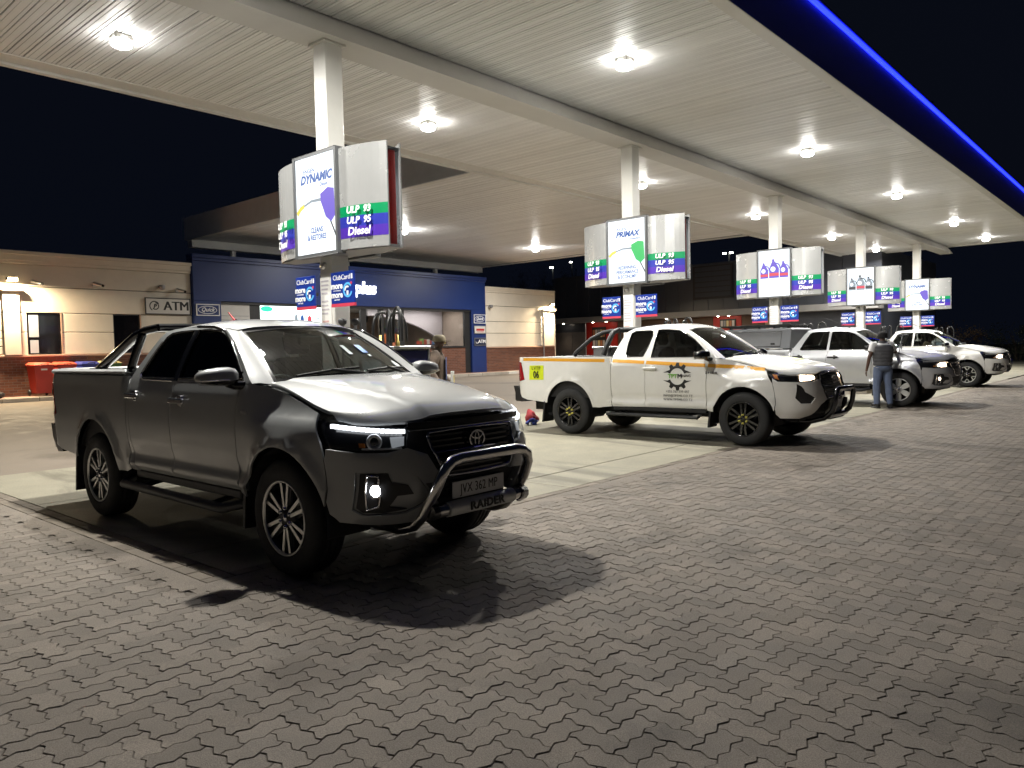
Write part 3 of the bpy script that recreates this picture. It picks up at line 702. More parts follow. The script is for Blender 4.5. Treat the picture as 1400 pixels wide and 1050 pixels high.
bx('pier', STOREB, 13.62, 14.70, YS - .16, YS + .2, .3, 3.559, fb, .008); bx('pier', STOREB, 28.45, 29.54, YS - .16, YS + .2, .3, 3.559, fb, .008)
bx('soffit_band', BLACK, 14.701, 28.449, YS - .1, YS + .15, 3.45, 3.558, fb)
SHOPW = M('shop_wall', (.62, .60, .57), .6, var=.05)
bx('side_panel', SHOPW, 14.701, 15.95, YS - .05, YS + .1, .3, 3.449, fb)
for q in range(3): bx('panel_slat', SILLM if q == 9 else GREYM, 14.75, 15.9, YS - .056, YS - .051, 3.0 - q * .16, 3.02 - q * .16, fb)
for (a, b) in ((15.951, 16.42), (20.45, 20.80), (21.43, 21.72), (22.48, 22.74), (23.71, 23.98), (28.05, 28.449)): bx('door_frame', BLACK, a, b, YS - .04, YS + .08, .3, 3.449, fb)
for (a, b) in ((20.801, 21.429), (21.721, 22.479), (22.741, 23.709)): bx('glass_door', GLASSD, a, b, YS + .0, YS + .008, .32, 3.44, fb)
bx('shop_window', GLASSD, 23.981, 28.049, YS, YS + .008, 1.70, 3.44, fb); bx('stall_riser', BRICK, 23.981, 28.049, YS - .05, YS + .1, .3, 1.62, fb); bx('window_sill', BLACK, 23.981, 28.049, YS - .1, YS + .1, 1.621, 1.699, fb)
bx('lower_panel', BLACK, 16.421, 20.449, YS - .02, YS + .1, .3, 2.70, fb)
scn = bx('promo_screen', E('screen_white', (.8, .97, .92), 3.0), 16.43, 20.44, YS - .04, YS + .05, 2.72, 3.444, fb)
for (a, b, c, d, mt) in ((16.43, 17.0, 3.2, 3.44, LBT), (16.43, 16.8, 2.72, 2.85, LBT), (19.5, 20.0, 3.15, 3.44, LBT), (19.9, 20.44, 2.8, 3.3, LBT), (18.0, 18.16, 2.74, 3.16, LBGY), (18.28, 18.46, 2.74, 3.12, LBB), (18.62, 18.84, 2.74, 3.1, LBR), (19.1, 19.2, 2.9, 3.05, LBGY)):
    m = MB().prism(circ((a + b) / 2, (c + d) / 2, (b - a) / 2, 10, ry=(d - c) / 2), -.003, 0, T((0, YS - .041, 0), (PI / 2, 0, 0))); m.build('screen_figure', mt, scn)
LETW = E('letter_lit', (1, 1, 1), 4.0)
text('plus', .74, LETW, fb, (21.62, YS - .19, 4.36), (PI / 2, 0, 0), bold=.022, shear=.12, ext=.02)
bx('rear_wall', PLASTER, 13.62, 29.54, YS + 10.8, YS + 11, 0, 5, fb); bx('roof', FASC_GREY, 13.62, 29.54, YS + .2, YS + 11, 4.3, 4.4, fb)
# shop interior
bx('interior_floor', M('tile_floor', (.4, .38, .35), .3), 14.7, 28.45, YS + .15, YS + 7, .25, .31, fb); bx('interior_ceiling', M('interior_ceiling', (.55, .53, .5), .7), 14.7, 28.45, YS + .15, YS + 7, 3.7, 3.75, fb)
bx('interior_wall', M('interior_warm', (.34, .25, .19), .7, var=.15), 14.7, 28.45, YS + 6.9, YS + 7, .3, 3.7, fb)
for x in (14.60, 28.46): bx('interior_side_wall', M('interior_side', (.30, .24, .20), .7, var=.1), x, x + .08, YS + .16, YS + 7, .3, 3.7, fb)
bk = [(23.4, 3.62), (23.4, 2.98)] + [(23.4 + 4.6 * q / 14, 3.28 - 1.1 * (q / 14) ** 2.2) for q in range(15)] + [(28.4, 2.1), (28.4, 3.62)]
MB().prism(bk[::-1], YS + 2.0, YS + 2.2, axis='z', mx=Matrix(((1, 0, 0, 0), (0, 0, 1, 0), (0, 1, 0, 0), (0, 0, 0, 1)))).build('curved_bulkhead', M('bulkhead', (.46, .42, .44), .6), fb)
bx('orange_panel', M('orange_panel', (.40, .10, .025), .5), 24.9, 25.7, YS + 2.6, YS + 2.7, 1.7, 2.4, fb)
for x in (17, 20, 23, 26): bx('strip_light', E('strip_light', (1, .95, .88), 9.), x, x + 1.3, YS + 1.0, YS + 1.15, 3.62, 3.69, fb)
dl = bpy.data.lights.new('shop_glow', 'AREA'); dl.energy = 380; dl.size = 12; dl.size_y = 1; dl.shape = 'RECTANGLE'; dl.color = (1, .9, .8)
ol = bpy.data.objects.new('shop_glow', dl); COL.objects.link(ol); ol.parent = fb; ol.location = (22, YS + 1.0, 3.58)
gr = random.Random(5); GC = [M('goods_%d' % q, c, .5) for q, c in enumerate(((.5, .35, .1), (.45, .08, .05), (.1, .2, .35), (.6, .55, .45), (.2, .3, .1), (.3, .15, .08)))]
def shelf(x, y, z0, lab, rows, w):
    t = thing('shelf', lab, 'shelf', (x, y, z0)); bx('frame', DARK, -w / 2, w / 2, 0, .3, 0, .03, t)
    for r in range(rows):
        z = .04 + r * .36; bx('board', DARK, -w / 2, w / 2, 0, .3, z - .035, z, t); xx = -w / 2 + .03
        while xx < w / 2 - .14:
            ww = gr.uniform(.08, .2); h = gr.uniform(.14, .3); bx('packet', gr.choice(GC), xx, xx + ww, .04, .24, z + .001, z + h, t); xx += ww + .015
shelf(27.0, YS + 1.2, 1.42, 'shop shelf with colourful packets seen behind the right shop window', 2, 2.0)
shelf(22.1, YS + 3.4, .31, 'shop shelf with packets behind the glass doors', 5, 2.2)
shelf(18.5, YS + 3.4, .31, 'shop shelf behind the lit promotional screen', 5, 2.2)
# signs on the shop
def oval_logo(t, y, s):
    MB().prism(ring_poly(-.02 * s, 0, .335 * s, .355 * s, ry0=.125 * s, ry1=.145 * s, n=40), -.004, 0, T((0, y, 0), (PI / 2, 0, 0))).build('oval_line', TW, t)
    text('Quick', .20 * s, TW, t, (-.02 * s, y - .002, .005), (PI / 2, 0, 0), bold=.004, shear=.35)
def wall_sign(lab, x0, x1, z0, z1, mat, y=YS - .17, frame=TW):
    t = thing('wall_sign', lab, 'sign', ((x0 + x1) / 2, y, (z0 + z1) / 2)); a = (x1 - x0) / 2; b = (z1 - z0) / 2
    bx('face', mat, -a, a, -.02, .005, -b, b, t, .004)
    f = MB(); f.box(-a - .03, a + .03, -.03, .004, b, b + .03); f.box(-a - .03, a + .03, -.03, .004, -b - .03, -b); f.box(-a - .03, -a, -.03, .004, -b, b); f.box(a, a + .03, -.03, .004, -b, b); f.build('frame', frame, t)
    return t
SGW = M('sign_face_white', (.62, .60, .56), .45)
t = wall_sign('white ATM sign with round logo on the cream wall', 11.9, 13.5, 3.04, 3.58, SGW, YS - .06, BLACK)
for dx in (-.016, -.005, .006, .017): text('ATM', .46, TK, t, (.30 + dx, -.022 - .0004 * (dx > 0) - dx * .01, 0), (PI / 2, 0, 0))
MB().prism(ring_poly(-.5, 0, .15, .185, .5, 4.2), -.004, 0, T((0, -.022, 0), (PI / 2, 0, 0))).build('logo_ring', TK, t); MB().prism(ring_poly(-.47, 0, .10, .135, -2.4, 1.6), -.004, 0, T((0, -.022, 0), (PI / 2, 0, 0))).build('logo_ring', TK, t); text('P', .2, TK, t, (-.49, -.022, -.01), (PI / 2, 0, 0), bold=.01, shear=.2)
t = wall_sign('small navy sign with white oval script on the left blue pier', 13.72, 14.58, 3.02, 3.40, STOREB, YS - .19); oval_logo(t, -.022, 1.05)
t = wall_sign('small navy sign with white oval script on the right blue pier', 28.62, 29.45, 2.90, 3.30, STOREB, YS - .19); oval_logo(t, -.022, 1.05)
t = wall_sign('small silver sign with red lettering on the right blue pier', 28.62, 29.45, 2.36, 2.72, SGW, YS - .19, GREYM)
MB().prism([(-.3, -.06), (.3, -.06), (.32, .05), (-.28, .05)], -.004, 0, T((0, -.022, 0), (PI / 2, 0, 0))).build('red_wordmark', RED, t); bx('red_line', RED, -.25, .25, -.025, -.021, -.13, -.10, t)
t = wall_sign('small dark ATM sign lowest on the right blue pier', 28.62, 29.45, 1.74, 2.08, M('sign_navy', (.01, .015, .05), .4), YS - .19, GREYM)
[text('ATM', .27, TW, t, (.12 + dx, -.022 - dx * .02, 0), (PI / 2, 0, 0)) for dx in (-.008, .0, .008)]; MB().prism(ring_poly(-.25, 0, .07, .1, PI, 2 * PI), -.004, 0, T((0, -.022, 0), (PI / 2, 0, 0))).build('logo_ring', TW, t)
def flood(x, z, lab):
    t = thing('flood_light', lab, 'light', (x, YS - .3, z), 0, 'warm wall floodlights')
    bx('bracket', DARK, -.03, .03, -.02, .28, -.02, .02, t); bx('head', DARK, -.16, .16, -.10, .06, -.01, .09, t, .01)
    bx('lens', WARM, -.14, .14, -.09, .05, -.02, -.0105, t)
    d = bpy.data.lights.new('flood_glow', 'AREA'); d.shape = 'RECTANGLE'; d.size = .26; d.size_y = .12; d.energy = 520; d.color = (1., .80, .52)
    o = bpy.data.objects.new('flood_glow', d); COL.objects.link(o); o.parent = t; o.location = (0, -.02, -.03); o.rotation_euler = (-.12, 0, 0)
    bx('glow_front', WARM, -.13, .13, -.112, -.1, .0, .075, t)
flood(7.70, 3.98, 'warm floodlight on the cream wall above the bins'); flood(35.0, 3.98, 'warm floodlight on the pilaster right of the blue facade')
def cctv(x, z, lab, dome=False):
    t = thing('security_camera', lab, 'camera', (x, YS - .02, z), 0, 'security cameras on the shop walls')
    bx('mount', SILV, -.05, .05, -.05, .01, -.05, .05, t)
    if dome: MB().lathe([(.11, .06), (.11, -.02), (.08, -.09), (0, -.12)], 14, T((0, -.16, 0)), axis='z').build('dome', GREYM, t)
    else: MB().tube([(-.05, -.12, .05), (.16, -.30, -.04)], .05, 10).build('body', SILV, t); MB().tube([(.16, -.30, -.04), (.20, -.335, -.057)], .045, 10).build('hood', BLACK, t)
cctv(8.35, 3.95, 'bullet security camera beside the warm floodlight'); cctv(10.2, 3.98, 'bullet security camera above the space between the two dark windows')
cctv(12.45, 4.0, 'small dome camera above the white ATM sign', True); cctv(13.05, 3.9, 'bullet camera at the corner by the blue facade'); cctv(29.95, 3.8, 'dome camera high on the wing right of the blue facade', True)
# ---- wheelie bins
def bin_(x, y, z, rz, cb, cl, lab):
    t = thing('wheelie_bin', lab, 'bin', (x, y, z), rz, 'wheelie bins against the brick plinth')
    a, b = .21, .25; A, B_ = .275, .34
    m = MB(); m.add([(-a, -b, .09), (a, -b, .09), (a, b, .09), (-a, b, .09), (-A, -B_, .98), (A, -B_, .98), (A, B_, .98), (-A, B_, .98)], [(0, 3, 2, 1), (0, 1, 5, 4), (1, 2, 6, 5), (2, 3, 7, 6), (3, 0, 4, 7)])
    m.box(-A - .015, A + .015, -B_ - .015, B_ + .015, .94, .985, .008); m.build('tub', cb, t)
    l = MB(); l.add([(-A - .02, -B_ - .03, .99), (A + .02, -B_ - .03, .99), (A + .02, B_ + .05, 1.0), (-A - .02, B_ + .05, 1.0), (-A * .8, -B_ * .75, 1.05), (A * .8, -B_ * .75, 1.05), (A * .8, B_ * .9, 1.075), (-A * .8, B_ * .9, 1.075)], [(0, 3, 2, 1), (4, 5, 6, 7), (0, 1, 5, 4), (1, 2, 6, 5), (2, 3, 7, 6), (3, 0, 4, 7)]); l.build('lid', cl, t)
    MB().tube([(-.1, -B_ - .03, 1.0), (-.1, -B_ - .07, 1.02), (.1, -B_ - .07, 1.02), (.1, -B_ - .03, 1.0)], .014, 6).build('lid_handle', BLACK, t)
    bx('sticker', SGW, -.09, .09, -.330, -.322, .82, .87, t)
    for s in (-1, 1): MB().lathe([(0, -.025), (.10, -.025), (.10, .025), (0, .025)], 14, T((s * .25, .26, .10), (0, 0, PI / 2))).build('wheel', BLACK, t)
BR = M('bin_red', (.34, .022, .012), .5, var=.1); BRL = M('bin_red_lid', (.46, .06, .025), .5, var=.1); BBL = M('bin_blue', (.02, .03, .2), .5); BGR = M('bin_green', (.03, .09, .02), .5); BYL = M('bin_cream', (.42, .38, .18), .55)
bin_(8.28, 27.42, .305, .05, BR, BRL, 'red wheelie bin standing leftmost by the brick plinth'); bin_(8.98, 27.45, .305, -.03, BR, BRL, 'red wheelie bin between the leftmost red bin and the blue one')
bin_(9.68, 27.45, .305, .03, BBL, BBL, 'blue wheelie bin behind the grey pickup tailgate'); bin_(10.38, 27.45, .305, 0, BGR, BYL, 'green wheelie bin with a pale lid, rightmost of the row')
t = thing('tyre_pile', 'dark round rubber tyre lying by the brick plinth left of the bins', 'tyre', (6.95, 27.45, .305)); MB().lathe([(.16, .02), (.24, .0), (.32, .04), (.33, .12), (.27, .18), (.18, .16), (.16, .02)], 20, axis='z').build('tread', BLACK, t)
# ================================================================== restaurant building on the right
DP = M('cladding_black', (.055, .06, .075), .35, var=.12, vscale=.4); DB = M('cladding_band', (.34, .33, .32), .5, var=.08); DG = M('cladding_grey', (.17, .15, .14), .6, var=.08); RW = M('wall_red', (.42, .018, .012), .5); BRN = M('wall_brown', (.12, .07, .045), .6, var=.15); TAN = M('wall_tan', (.42, .30, .18), .6)
rb = thing('restaurant', 'dark clad restaurant building with red wall panels behind the far columns', 'building', (0, 0, 0)); RX = 44.3
bx('body', DP, RX + .05, RX + 12, 12.3, 34.8, 0, 6.5, rb)
for k in range(22): 
    bx('cladding_panel', DP, RX - .0, RX + .049, 12.32 + k * 1.02, 13.31 + k * 1.02, 3.62, 6.6, rb, .006)
bx('canopy_band', DB, RX - 1.0, RX + .02, 12.2, 35.2, 3.24, 3.60, rb, .01)
for (a, b, mt, z1) in ((33.2, 34.78, DG, 2.6), (32.0, 33.18, DG, 2.6), (29.3, 31.95, RW, 3.235), (22.2, 29.28, BRN, 3.235), (20.3, 22.18, RW, 3.235), (18.85, 20.28, BRN, 3.235), (18.2, 18.83, TAN, 3.235), (12.3, 18.18, DP, 3.235)): bx('wall_panel', mt, RX + .0, RX + .049, a + .01, b - .01, .0, z1, rb)
bx('shutter', DP, RX + .0, RX + .049, 32.0, 34.78, 2.605, 3.235, rb); MB().tube([(RX - .05, 31.97, 0), (RX - .05, 31.97, 3.2)], .04, 8).build('downpipe', SILV, rb)
MENU = [M('menu_%d' % q, c, .5) for q, c in enumerate(((.45, .42, .4), (.35, .12, .05), (.5, .4, .2), (.2, .2, .22)))]
for (a, b, z0, z1) in ((30.25, 31.4, 1.35, 2.9), (20.65, 21.7, 2.5, 3.05)):
    w = bx('menu_board', BLACK, RX - .06, RX - .001, a, b, z0, z1, rb)
    for q in range(5):
        for r in range(2 if z1 - z0 > 1 else 1): bx('menu_picture', MENU[(q + r) % 4], RX - .064, RX - .061, a + .08 + q * (b - a - .1) / 5, a + .04 + (q + 1) * (b - a - .1) / 5, z0 + .1 + r * .75, z0 + (.62 if z1 - z0 > 1 else .45) + r * .75, w)
bb = bx('billboard', BLACK, RX - .1, RX - .001, 20.8, 23.5, 4.35, 6.45, rb)
for q in range(6): bx('billboard_row', M('billboard_row', (.03, .035, .05), .4), RX - .104, RX - .101, 20.95, 23.35, 4.5 + q * .32, 4.76 + q * .32, bb)
for q, (y, p) in enumerate(((31.0, 18), (29.9, 8), (25.2, 8), (21.6, 14), (20.9, 8), (33.6, 10))):
    t = thing('downlight', 'small warm downlight under the restaurant canopy band, %s from the left' % ('second', 'third', 'fourth', 'fifth', 'sixth', 'first')[q], 'light', (RX - .5, y, 3.235), 0, 'downlights under the restaurant canopy')
    MB().prism(circ(0, 0, .07, 12), -.03, -.001).build('lens', E('downlight_lens', (1, .85, .65), 25.), t)
    d = bpy.data.lights.new('downlight_glow', 'SPOT'); d.energy = p * 5; d.color = (1, .82, .6); d.spot_size = 1.9; d.spot_blend = .7; d.shadow_soft_size = .06
    o = bpy.data.objects.new('downlight_glow', d); COL.objects.link(o); o.parent = t; o.location = (0, 0, -.05); o.rotation_euler = (0, .35, 0)
# ================================================================== planting and far lamps
LEAFB = M('leaf_brown', (.10, .065, .035), .8, var=.35, vscale=3); LEAFD = M('leaf_dark', (.03, .035, .02), .8, var=.35, vscale=3); BARK = M('bark', (.06, .045, .035), .9, var=.2)
def shrub(x, y, rx, ry, h, mat, lab, seed, n=2600, name='shrub', cat='shrub'):
    r = random.Random(seed); t = thing(name, lab, cat, (x, y, -.06))
    st = MB()
    for q in range(9):
        a = r.uniform(0, 2 * PI); e = r.uniform(.2, .8); st.tube([(0.1 * math.cos(a), .1 * math.sin(a), 0), (rx * e * .4 * math.cos(a), ry * e * .4 * math.sin(a), h * .4), (rx * e * math.cos(a), ry * e * math.sin(a), h * r.uniform(.7, .95))], [.05, .03, .01], 5)
    st.build('stem', BARK, t)
    v = []; f = []; cl = [(r.uniform(-1, 1), r.uniform(-1, 1), r.uniform(.15, .9), r.uniform(.2, .45)) for _ in range(26)]
    for q in range(n):
        c = r.choice(cl); p = Vector((c[0] * .75 + r.gauss(0, c[3] * .45), c[1] * .75 + r.gauss(0, c[3] * .45), c[2] + r.gauss(0, c[3] * .25)))
        if p.x ** 2 + p.y ** 2 > 1.1 or p.z < .02: continue
        p = Vector((p.x * rx, p.y * ry, p.z * h * (1 - .3 * (p.x ** 2)))); s = r.uniform(.04, .10); a = Vector((r.gauss(0, 1), r.gauss(0, 1), r.gauss(0, 1))).normalized(); b = a.orthogonal().normalized()
        i = len(v); v += [tuple(p - a * s), tuple(p + b * s * .5), tuple(p + a * s), tuple(p - b * s * .5)]; f.append((i, i + 1, i + 2, i + 3))
    me = bpy.data.meshes.new('foliage'); me.from_pydata(v, [], f); link(me, 'foliage', mat, t); return t
shrub(58, 11.6, 2.6, 2.0, 2.7, LEAFB, 'large brownish shrub beyond the rearmost white pickup', 3)
shrub(60, 8.2, 2.4, 2.2, 2.5, LEAFD, 'dark bushy shrub at the right edge beyond the forecourt', 4); shrub(62, 5.2, 2.4, 2.2, 3.0, LEAFD, 'tall dark shrub outermost at the right edge', 5)
kind(bx('verge', M('verge_soil', (.03, .032, .02), .95, var=.3), 56.5, 75, -5, 15, -.05, .02), 'structure')
def tree(x, y, h, r0, lab, seed, n):
    r = random.Random(seed); t = thing('tree', lab, 'tree', (x, y, 0)); tr = MB(); tr.tube([(0, 0, 0), (.1, .1, h * .35), (.0, .2, h * .62)], [.28, .2, .12], 8); tips = []
    for q in range(14):
        a = r.uniform(0, 2 * PI); z0 = h * r.uniform(.35, .6); e = Vector((math.cos(a) * r0 * r.uniform(.5, 1), math.sin(a) * r0 * r.uniform(.5, 1), h * r.uniform(.65, 1)))
        tr.tube([(0.05, .15, z0), tuple(Vector((0, .1, z0)).lerp(e, .5) + Vector((0, 0, .3))), tuple(e)], [.09, .05, .02], 5); tips.append(e)
        for w in range(3): 
            e2 = e + Vector((r.gauss(0, .6), r.gauss(0, .6), r.gauss(0, .5))); tr.tube([tuple(e * .8 + Vector((0, 0, z0 * .2))), tuple(e2)], [.03, .01], 4); tips.append(e2)
    tr.build('trunk', BARK, t); v = []; f = []
    for q in range(n):
        p = r.choice(tips) + Vector((r.gauss(0, .45), r.gauss(0, .45), r.gauss(0, .35))); s = r.uniform(.05, .12); a = Vector((r.gauss(0, 1), r.gauss(0, 1), r.gauss(0, 1))).normalized(); b = a.orthogonal().normalized()
        i = len(v); v += [tuple(p - a * s), tuple(p + b * s * .6), tuple(p + a * s), tuple(p - b * s * .6)]; f.append((i, i + 1, i + 2, i + 3))
    me = bpy.data.meshes.new('crown'); me.from_pydata(v, [], f); link(me, 'crown', LEAFD, t)
tree(55.5, 45, 8.2, 3.0, 'thin dark tree rising behind the right shop wing', 11, 2600); tree(59, 41.5, 7.8, 2.6, 'thin dark tree between the shop wing and the restaurant', 12, 2000)
def street_lamp(x, y, h, lab, s=1., twin=False, grp=None):
    t = thing('street_lamp', lab, 'street lamp', (x, y, 0), 0, grp); MB().tube([(0, 0, 0), (0, 0, h)], [.09, .06], 8).build('pole', DARK, t)
    for q in ((0,) if not twin else (-.35, .35)):
        bx('head', DARK, -.5, .1, q - .15, q + .15, h, h + .08, t); MB().prism(circ(-.25, q, .2 * s, 12), h - .10, h - .001).build('lens', E('street_lens', (1., 1., .85), 26.), t)
street_lamp(70, 55.1, 10.9, 'far street lamp seen just above the right shop wing'); street_lamp(78, 58.3, 12.4, 'far street lamp seen left of the second price board', .8)
street_lamp(70, 33.3, 10.4, 'far twin headed lamp seen above the restaurant roof', .8, True); street_lamp(72, 31, 8, 'far small lamp over the restaurant roof', .4)
street_lamp(66, 4.2, 6.5, 'far lamp at the right edge above the dark shrubs', .9)
# ================================================================== pickups
PL = [(.98, 0), (.978, .15), (.970, .32), (.955, .47), (.927, .60), (.88, .70), (.80, .80), (.69, .88), (.56, .94), (.44, .975), (.30, .995), (.15, 1.0)]
_s = [0.]
for i in range(1, len(PL)): _s.append(_s[-1] + math.hypot(PL[i][0] - PL[i - 1][0], .915 * (PL[i][1] - PL[i - 1][1])))
SE = _s[-1]; PX = Sp(_s, [p[0] for p in PL]); PY = Sp(_s, [p[1] for p in PL])
def plan(s):
    if s < SE: return PX(s), max(0, PY(s))
    x = .15 - (s - SE); return x, 1 - .09 * max(0, (-4.12 - x) / .13) ** 2
def _inv(fn, v):
    a, b = 0., SE
    for _ in range(40):
        m = (a + b) / 2
        if fn(m) < v: a = m
        else: b = m
    return a
def sx(x): return SE + .15 - x if x <= .15 else _inv(lambda s: -PX(s), -x)
def sy(y): return _inv(lambda s: PY(s) * .915, y)
XN = Sp([.30, .38, .45, .55, .65, .80, .92, 1.0, 1.08, 1.2], [.74, .85, .92, .965, .98, .972, .952, .930, .885, .78])
WD = Sp([.38, .50, .555, .635, .75, .95, 1.05, 1.15, 1.25, 1.30, 1.5, 1.65, 1.70, 1.75, 1.8], [.845, .876, .903, .874, .900, .915, .913, .901, .868, .848, .765, .692, .663, .612, .5])
WF = Sp([.38, .5, .75, .90, .97, 1.03, 1.08, 1.13, 1.2, 1.28], [.86, .885, .910, .918, .908, .872, .820, .792, .770, .755])
WB = Sp([.42, .55, .75, .95, 1.2, 1.30, 1.36], [.855, .885, .905, .915, .909, .897, .882])
ARCH = ((0., .385, .47), (-3.085, .42, .485))
XCAB = [-2.39]
def Wd(x, z):
    b = sstep(-.46, -.12, x); w = WD(z)
    if b > 0: w = w * (1 - b) + WF(z) * b
    c = sstep(XCAB[0] - .0, XCAB[0] - .06, x)
    if c > 0: w = w * (1 - c) + WB(z) * c
    for (cx, cz, r) in ARCH:
        d = math.hypot(x - cx, z - cz); w += .034 * math.exp(-((d - r) / .055) ** 2) * sstep(.40, .6, z + .1)
    return w
def body(s, z):
    sg = 1
    if s < 0: s, sg = -s, -1
    x, yn = plan(s); y = yn * Wd(x, z)
    if x > .15: x = .15 + (x - .15) * (XN(z) - .15 + .018 * sstep(.856, .838, z) - .010 * sstep(.50, .47, z)) / .83
    return (x, sg * y, z)
def bodyL(s, z): return body(s, z)
def bodyR(s, z): p = body(abs(s), z); return (p[0], -p[1], p[2])
def X(x, z): return (sx(x), z)
def Y(y, z): return (sy(y), z) if y >= 0 else (-sy(-y), z)
def arc(i, a0, a1, n=16, dr=0.):
    cx, cz, r = ARCH[i]; return [X(cx + (r + dr) * math.cos(math.radians(a0 + (a1 - a0) * k / n)), cz + (r + dr) * math.sin(math.radians(a0 + (a1 - a0) * k / n))) for k in range(n + 1)]
def both(name, mat, root, outline, holes=(), step=.07, thick=.018, off=0., made=None):
    r = []
    for lf, fl in ((bodyR, False), (bodyL, True)): r.append(panel(name, mat, root, outline, lf, holes, step, thick, flip=not fl, off=off))
    return r
def wbar(mb, a, b, z0, z1, off, dep, n=14, lift=body):
    """a bar that follows the nose between wrap coordinates a and b"""
    v = []
    for k in range(n + 1):
        s = a + (b - a) * k / n; z = (z0 + z1) / 2
        p = Vector(lift(s, z)); e = .004; t = (Vector(lift(s + e, z)) - Vector(lift(s - e, z))).normalized(); nn = Vector((t.y, -t.x, 0)).normalized()
        if nn.x < 0 and abs(s) < SE * .8: nn = -nn
        if abs(s) >= SE * .8 and nn.y * p.y < 0: nn = -nn
        o = p + nn * off; i = o - nn * dep
        v += [(o.x, o.y, z0), (o.x, o.y, z1), (i.x, i.y, z1), (i.x, i.y, z0)]
    f = [(3, 2, 1, 0), (n * 4, n * 4 + 1, n * 4 + 2, n * 4 + 3)]
    for k in range(n):
        for q in range(4): f.append((k * 4 + q, k * 4 + (q + 1) % 4, k * 4 + 4 + (q + 1) % 4, k * 4 + 4 + q))
    return mb.add(v, f)
def wpath(pts, off=0., lift=body, sub=6):
    o = []
    for i in range(len(pts) - 1):
        for k in range(sub): 
            t = k / sub; o.append((pts[i][0] * (1 - t) + pts[i + 1][0] * t, pts[i][1] * (1 - t) + pts[i + 1][1] * t))
    o.append(pts[-1]); r = []
    for (s, z) in o:
        p = Vector(lift(s, z)); e = .004; n = (Vector(lift(s + e, z)) - Vector(lift(s - e, z))).cross(Vector(lift(s, z + e)) - Vector(lift(s, z - e))).normalized()
        if n.dot(Vector((p.x - .0 if p.x > .3 else 0, p.y, 0))) < 0: n = -n
        r.append(tuple(p + n * off))
    return r
TYRE = M('tyre_rubber', (.018, .018, .018), .75, var=.15, vscale=20, bump=.2, bscale=120); ALLOY = M('alloy_machined', (.55, .55, .53), .30, metal=.9, var=.05); ALLOYS = M('alloy_silver', (.50, .50, .50), .35, metal=.85); GBLK = M('gloss_black', (.006, .006, .007), .16, coat=.6)
CHROME = M('chrome', (.75, .75, .76), .07, metal=1.); YEL = M('nut_yellow', (.62, .55, .12), .4); STEEL = M('polished_steel', (.55, .54, .52), .16, metal=1.)
def wheel(root, x, y, z, style):
    sgn = 1 if y > 0 else -1
    pr = [(.245, .125), (.262, .135), (.30, .140), (.345, .132), (.372, .115), (.384, .088), (.387, .06)]
    prof = pr[:]; 
    for g in (.045, .0, -.045): prof += [(.387, g + .012), (.378, g + .008), (.378, g - .008), (.387, g - .012)]
    prof += [(r, -h) for (r, h) in pr[::-1]] + [(.235, -.10)]
    m = MB().lathe([(r, h) for (r, h) in prof], 44, axis='y')
    w = m.build('wheel', TYRE, root); w.location = (x, y, z); w.rotation_euler.z = 0 if sgn < 0 else PI
    MB().lathe([(.247, -.128), (.243, -.122), (.232, -.10), (.222, -.03), (.222, .1), (.06, .09), (0, .09)], 40, axis='y').build('rim', BLACK if style != 'silver' else DARK, w)
    MB().lathe([(.249, -.126), (.249, -.132), (.236, -.131), (.230, -.118)], 44, axis='y').build('rim_lip', {'black': GBLK, 'machined': ALLOY, 'silver': ALLOYS, 'fork': ALLOY}[style], w)
    def bar(poly, y0, y1, mt, a, nm='spoke'):
        b = MB().prism([(p[1], p[0]) for p in poly][::-1], y0, y1, axis='y'); o = b.build(nm, mt, w, fix=True); o.data.transform(Matrix.Rotation(a, 4, 'Y')); return o
    for k in range(6):
        a = 2 * PI * k / 6
        if style == 'machined':
            for s in (-1, 1): bar([(s * .012 - .010, .06), (s * .012 + .010, .06), (s * .040 + .013, .235), (s * .040 - .013, .235)], -.112, -.085, ALLOY, a)
            bar([(-.050, .06), (.050, .06), (.058, .232), (-.058, .232)], -.0845, -.05, BLACK, a, 'spoke_back')
        elif style == 'black':
            for s in (-1, 1): bar([(s * .020 - .014, .05), (s * .020 + .014, .05), (s * .040 + .016, .236), (s * .040 - .016, .236)], -.112, -.07, GBLK, a)
        elif style == 'silver': bar([(-.036, .05), (.036, .05), (.055, .15), (.050, .236), (-.050, .236), (-.055, .15)], -.112, -.07, ALLOYS, a)
        else:
            bar([(-.018, .05), (.018, .05), (.022, .15), (-.022, .15)], -.105, -.07, GBLK, a)
            for s in (-1, 1): bar([(s * .012 - .012, .14), (s * .012 + .012, .14), (s * .070 + .016, .236), (s * .070 - .016, .236)], -.113, -.08, ALLOY, a)
    MB().lathe([(.0, -.118), (.035, -.118), (.04, -.112), (.085, -.108), (.09, -.06)], 24, axis='y').build('hub_cap', {'machined': BLACK, 'black': GBLK, 'silver': ALLOYS, 'fork': GBLK}[style], w)
    nm = YEL if style == 'black' else CHROME
    for k in range(6):
        a = 2 * PI * (k + .5) / 6; MB().lathe([(0, -.014), (.013, -.012), (.014, .012)], 8, T((.060 * math.cos(a), -.112 - (.012 if style == 'black' else 0), .060 * math.sin(a)), s=(1.15, 1.5, 1.15) if style == 'black' else (1, 1, 1)), axis='y').build('wheel_nut', nm, w)
    MB().lathe([(0, -.124), (.022, -.122), (.026, -.116)], 12, axis='y').build('centre_cap', CHROME if style != 'black' else GBLK, w)
    return w
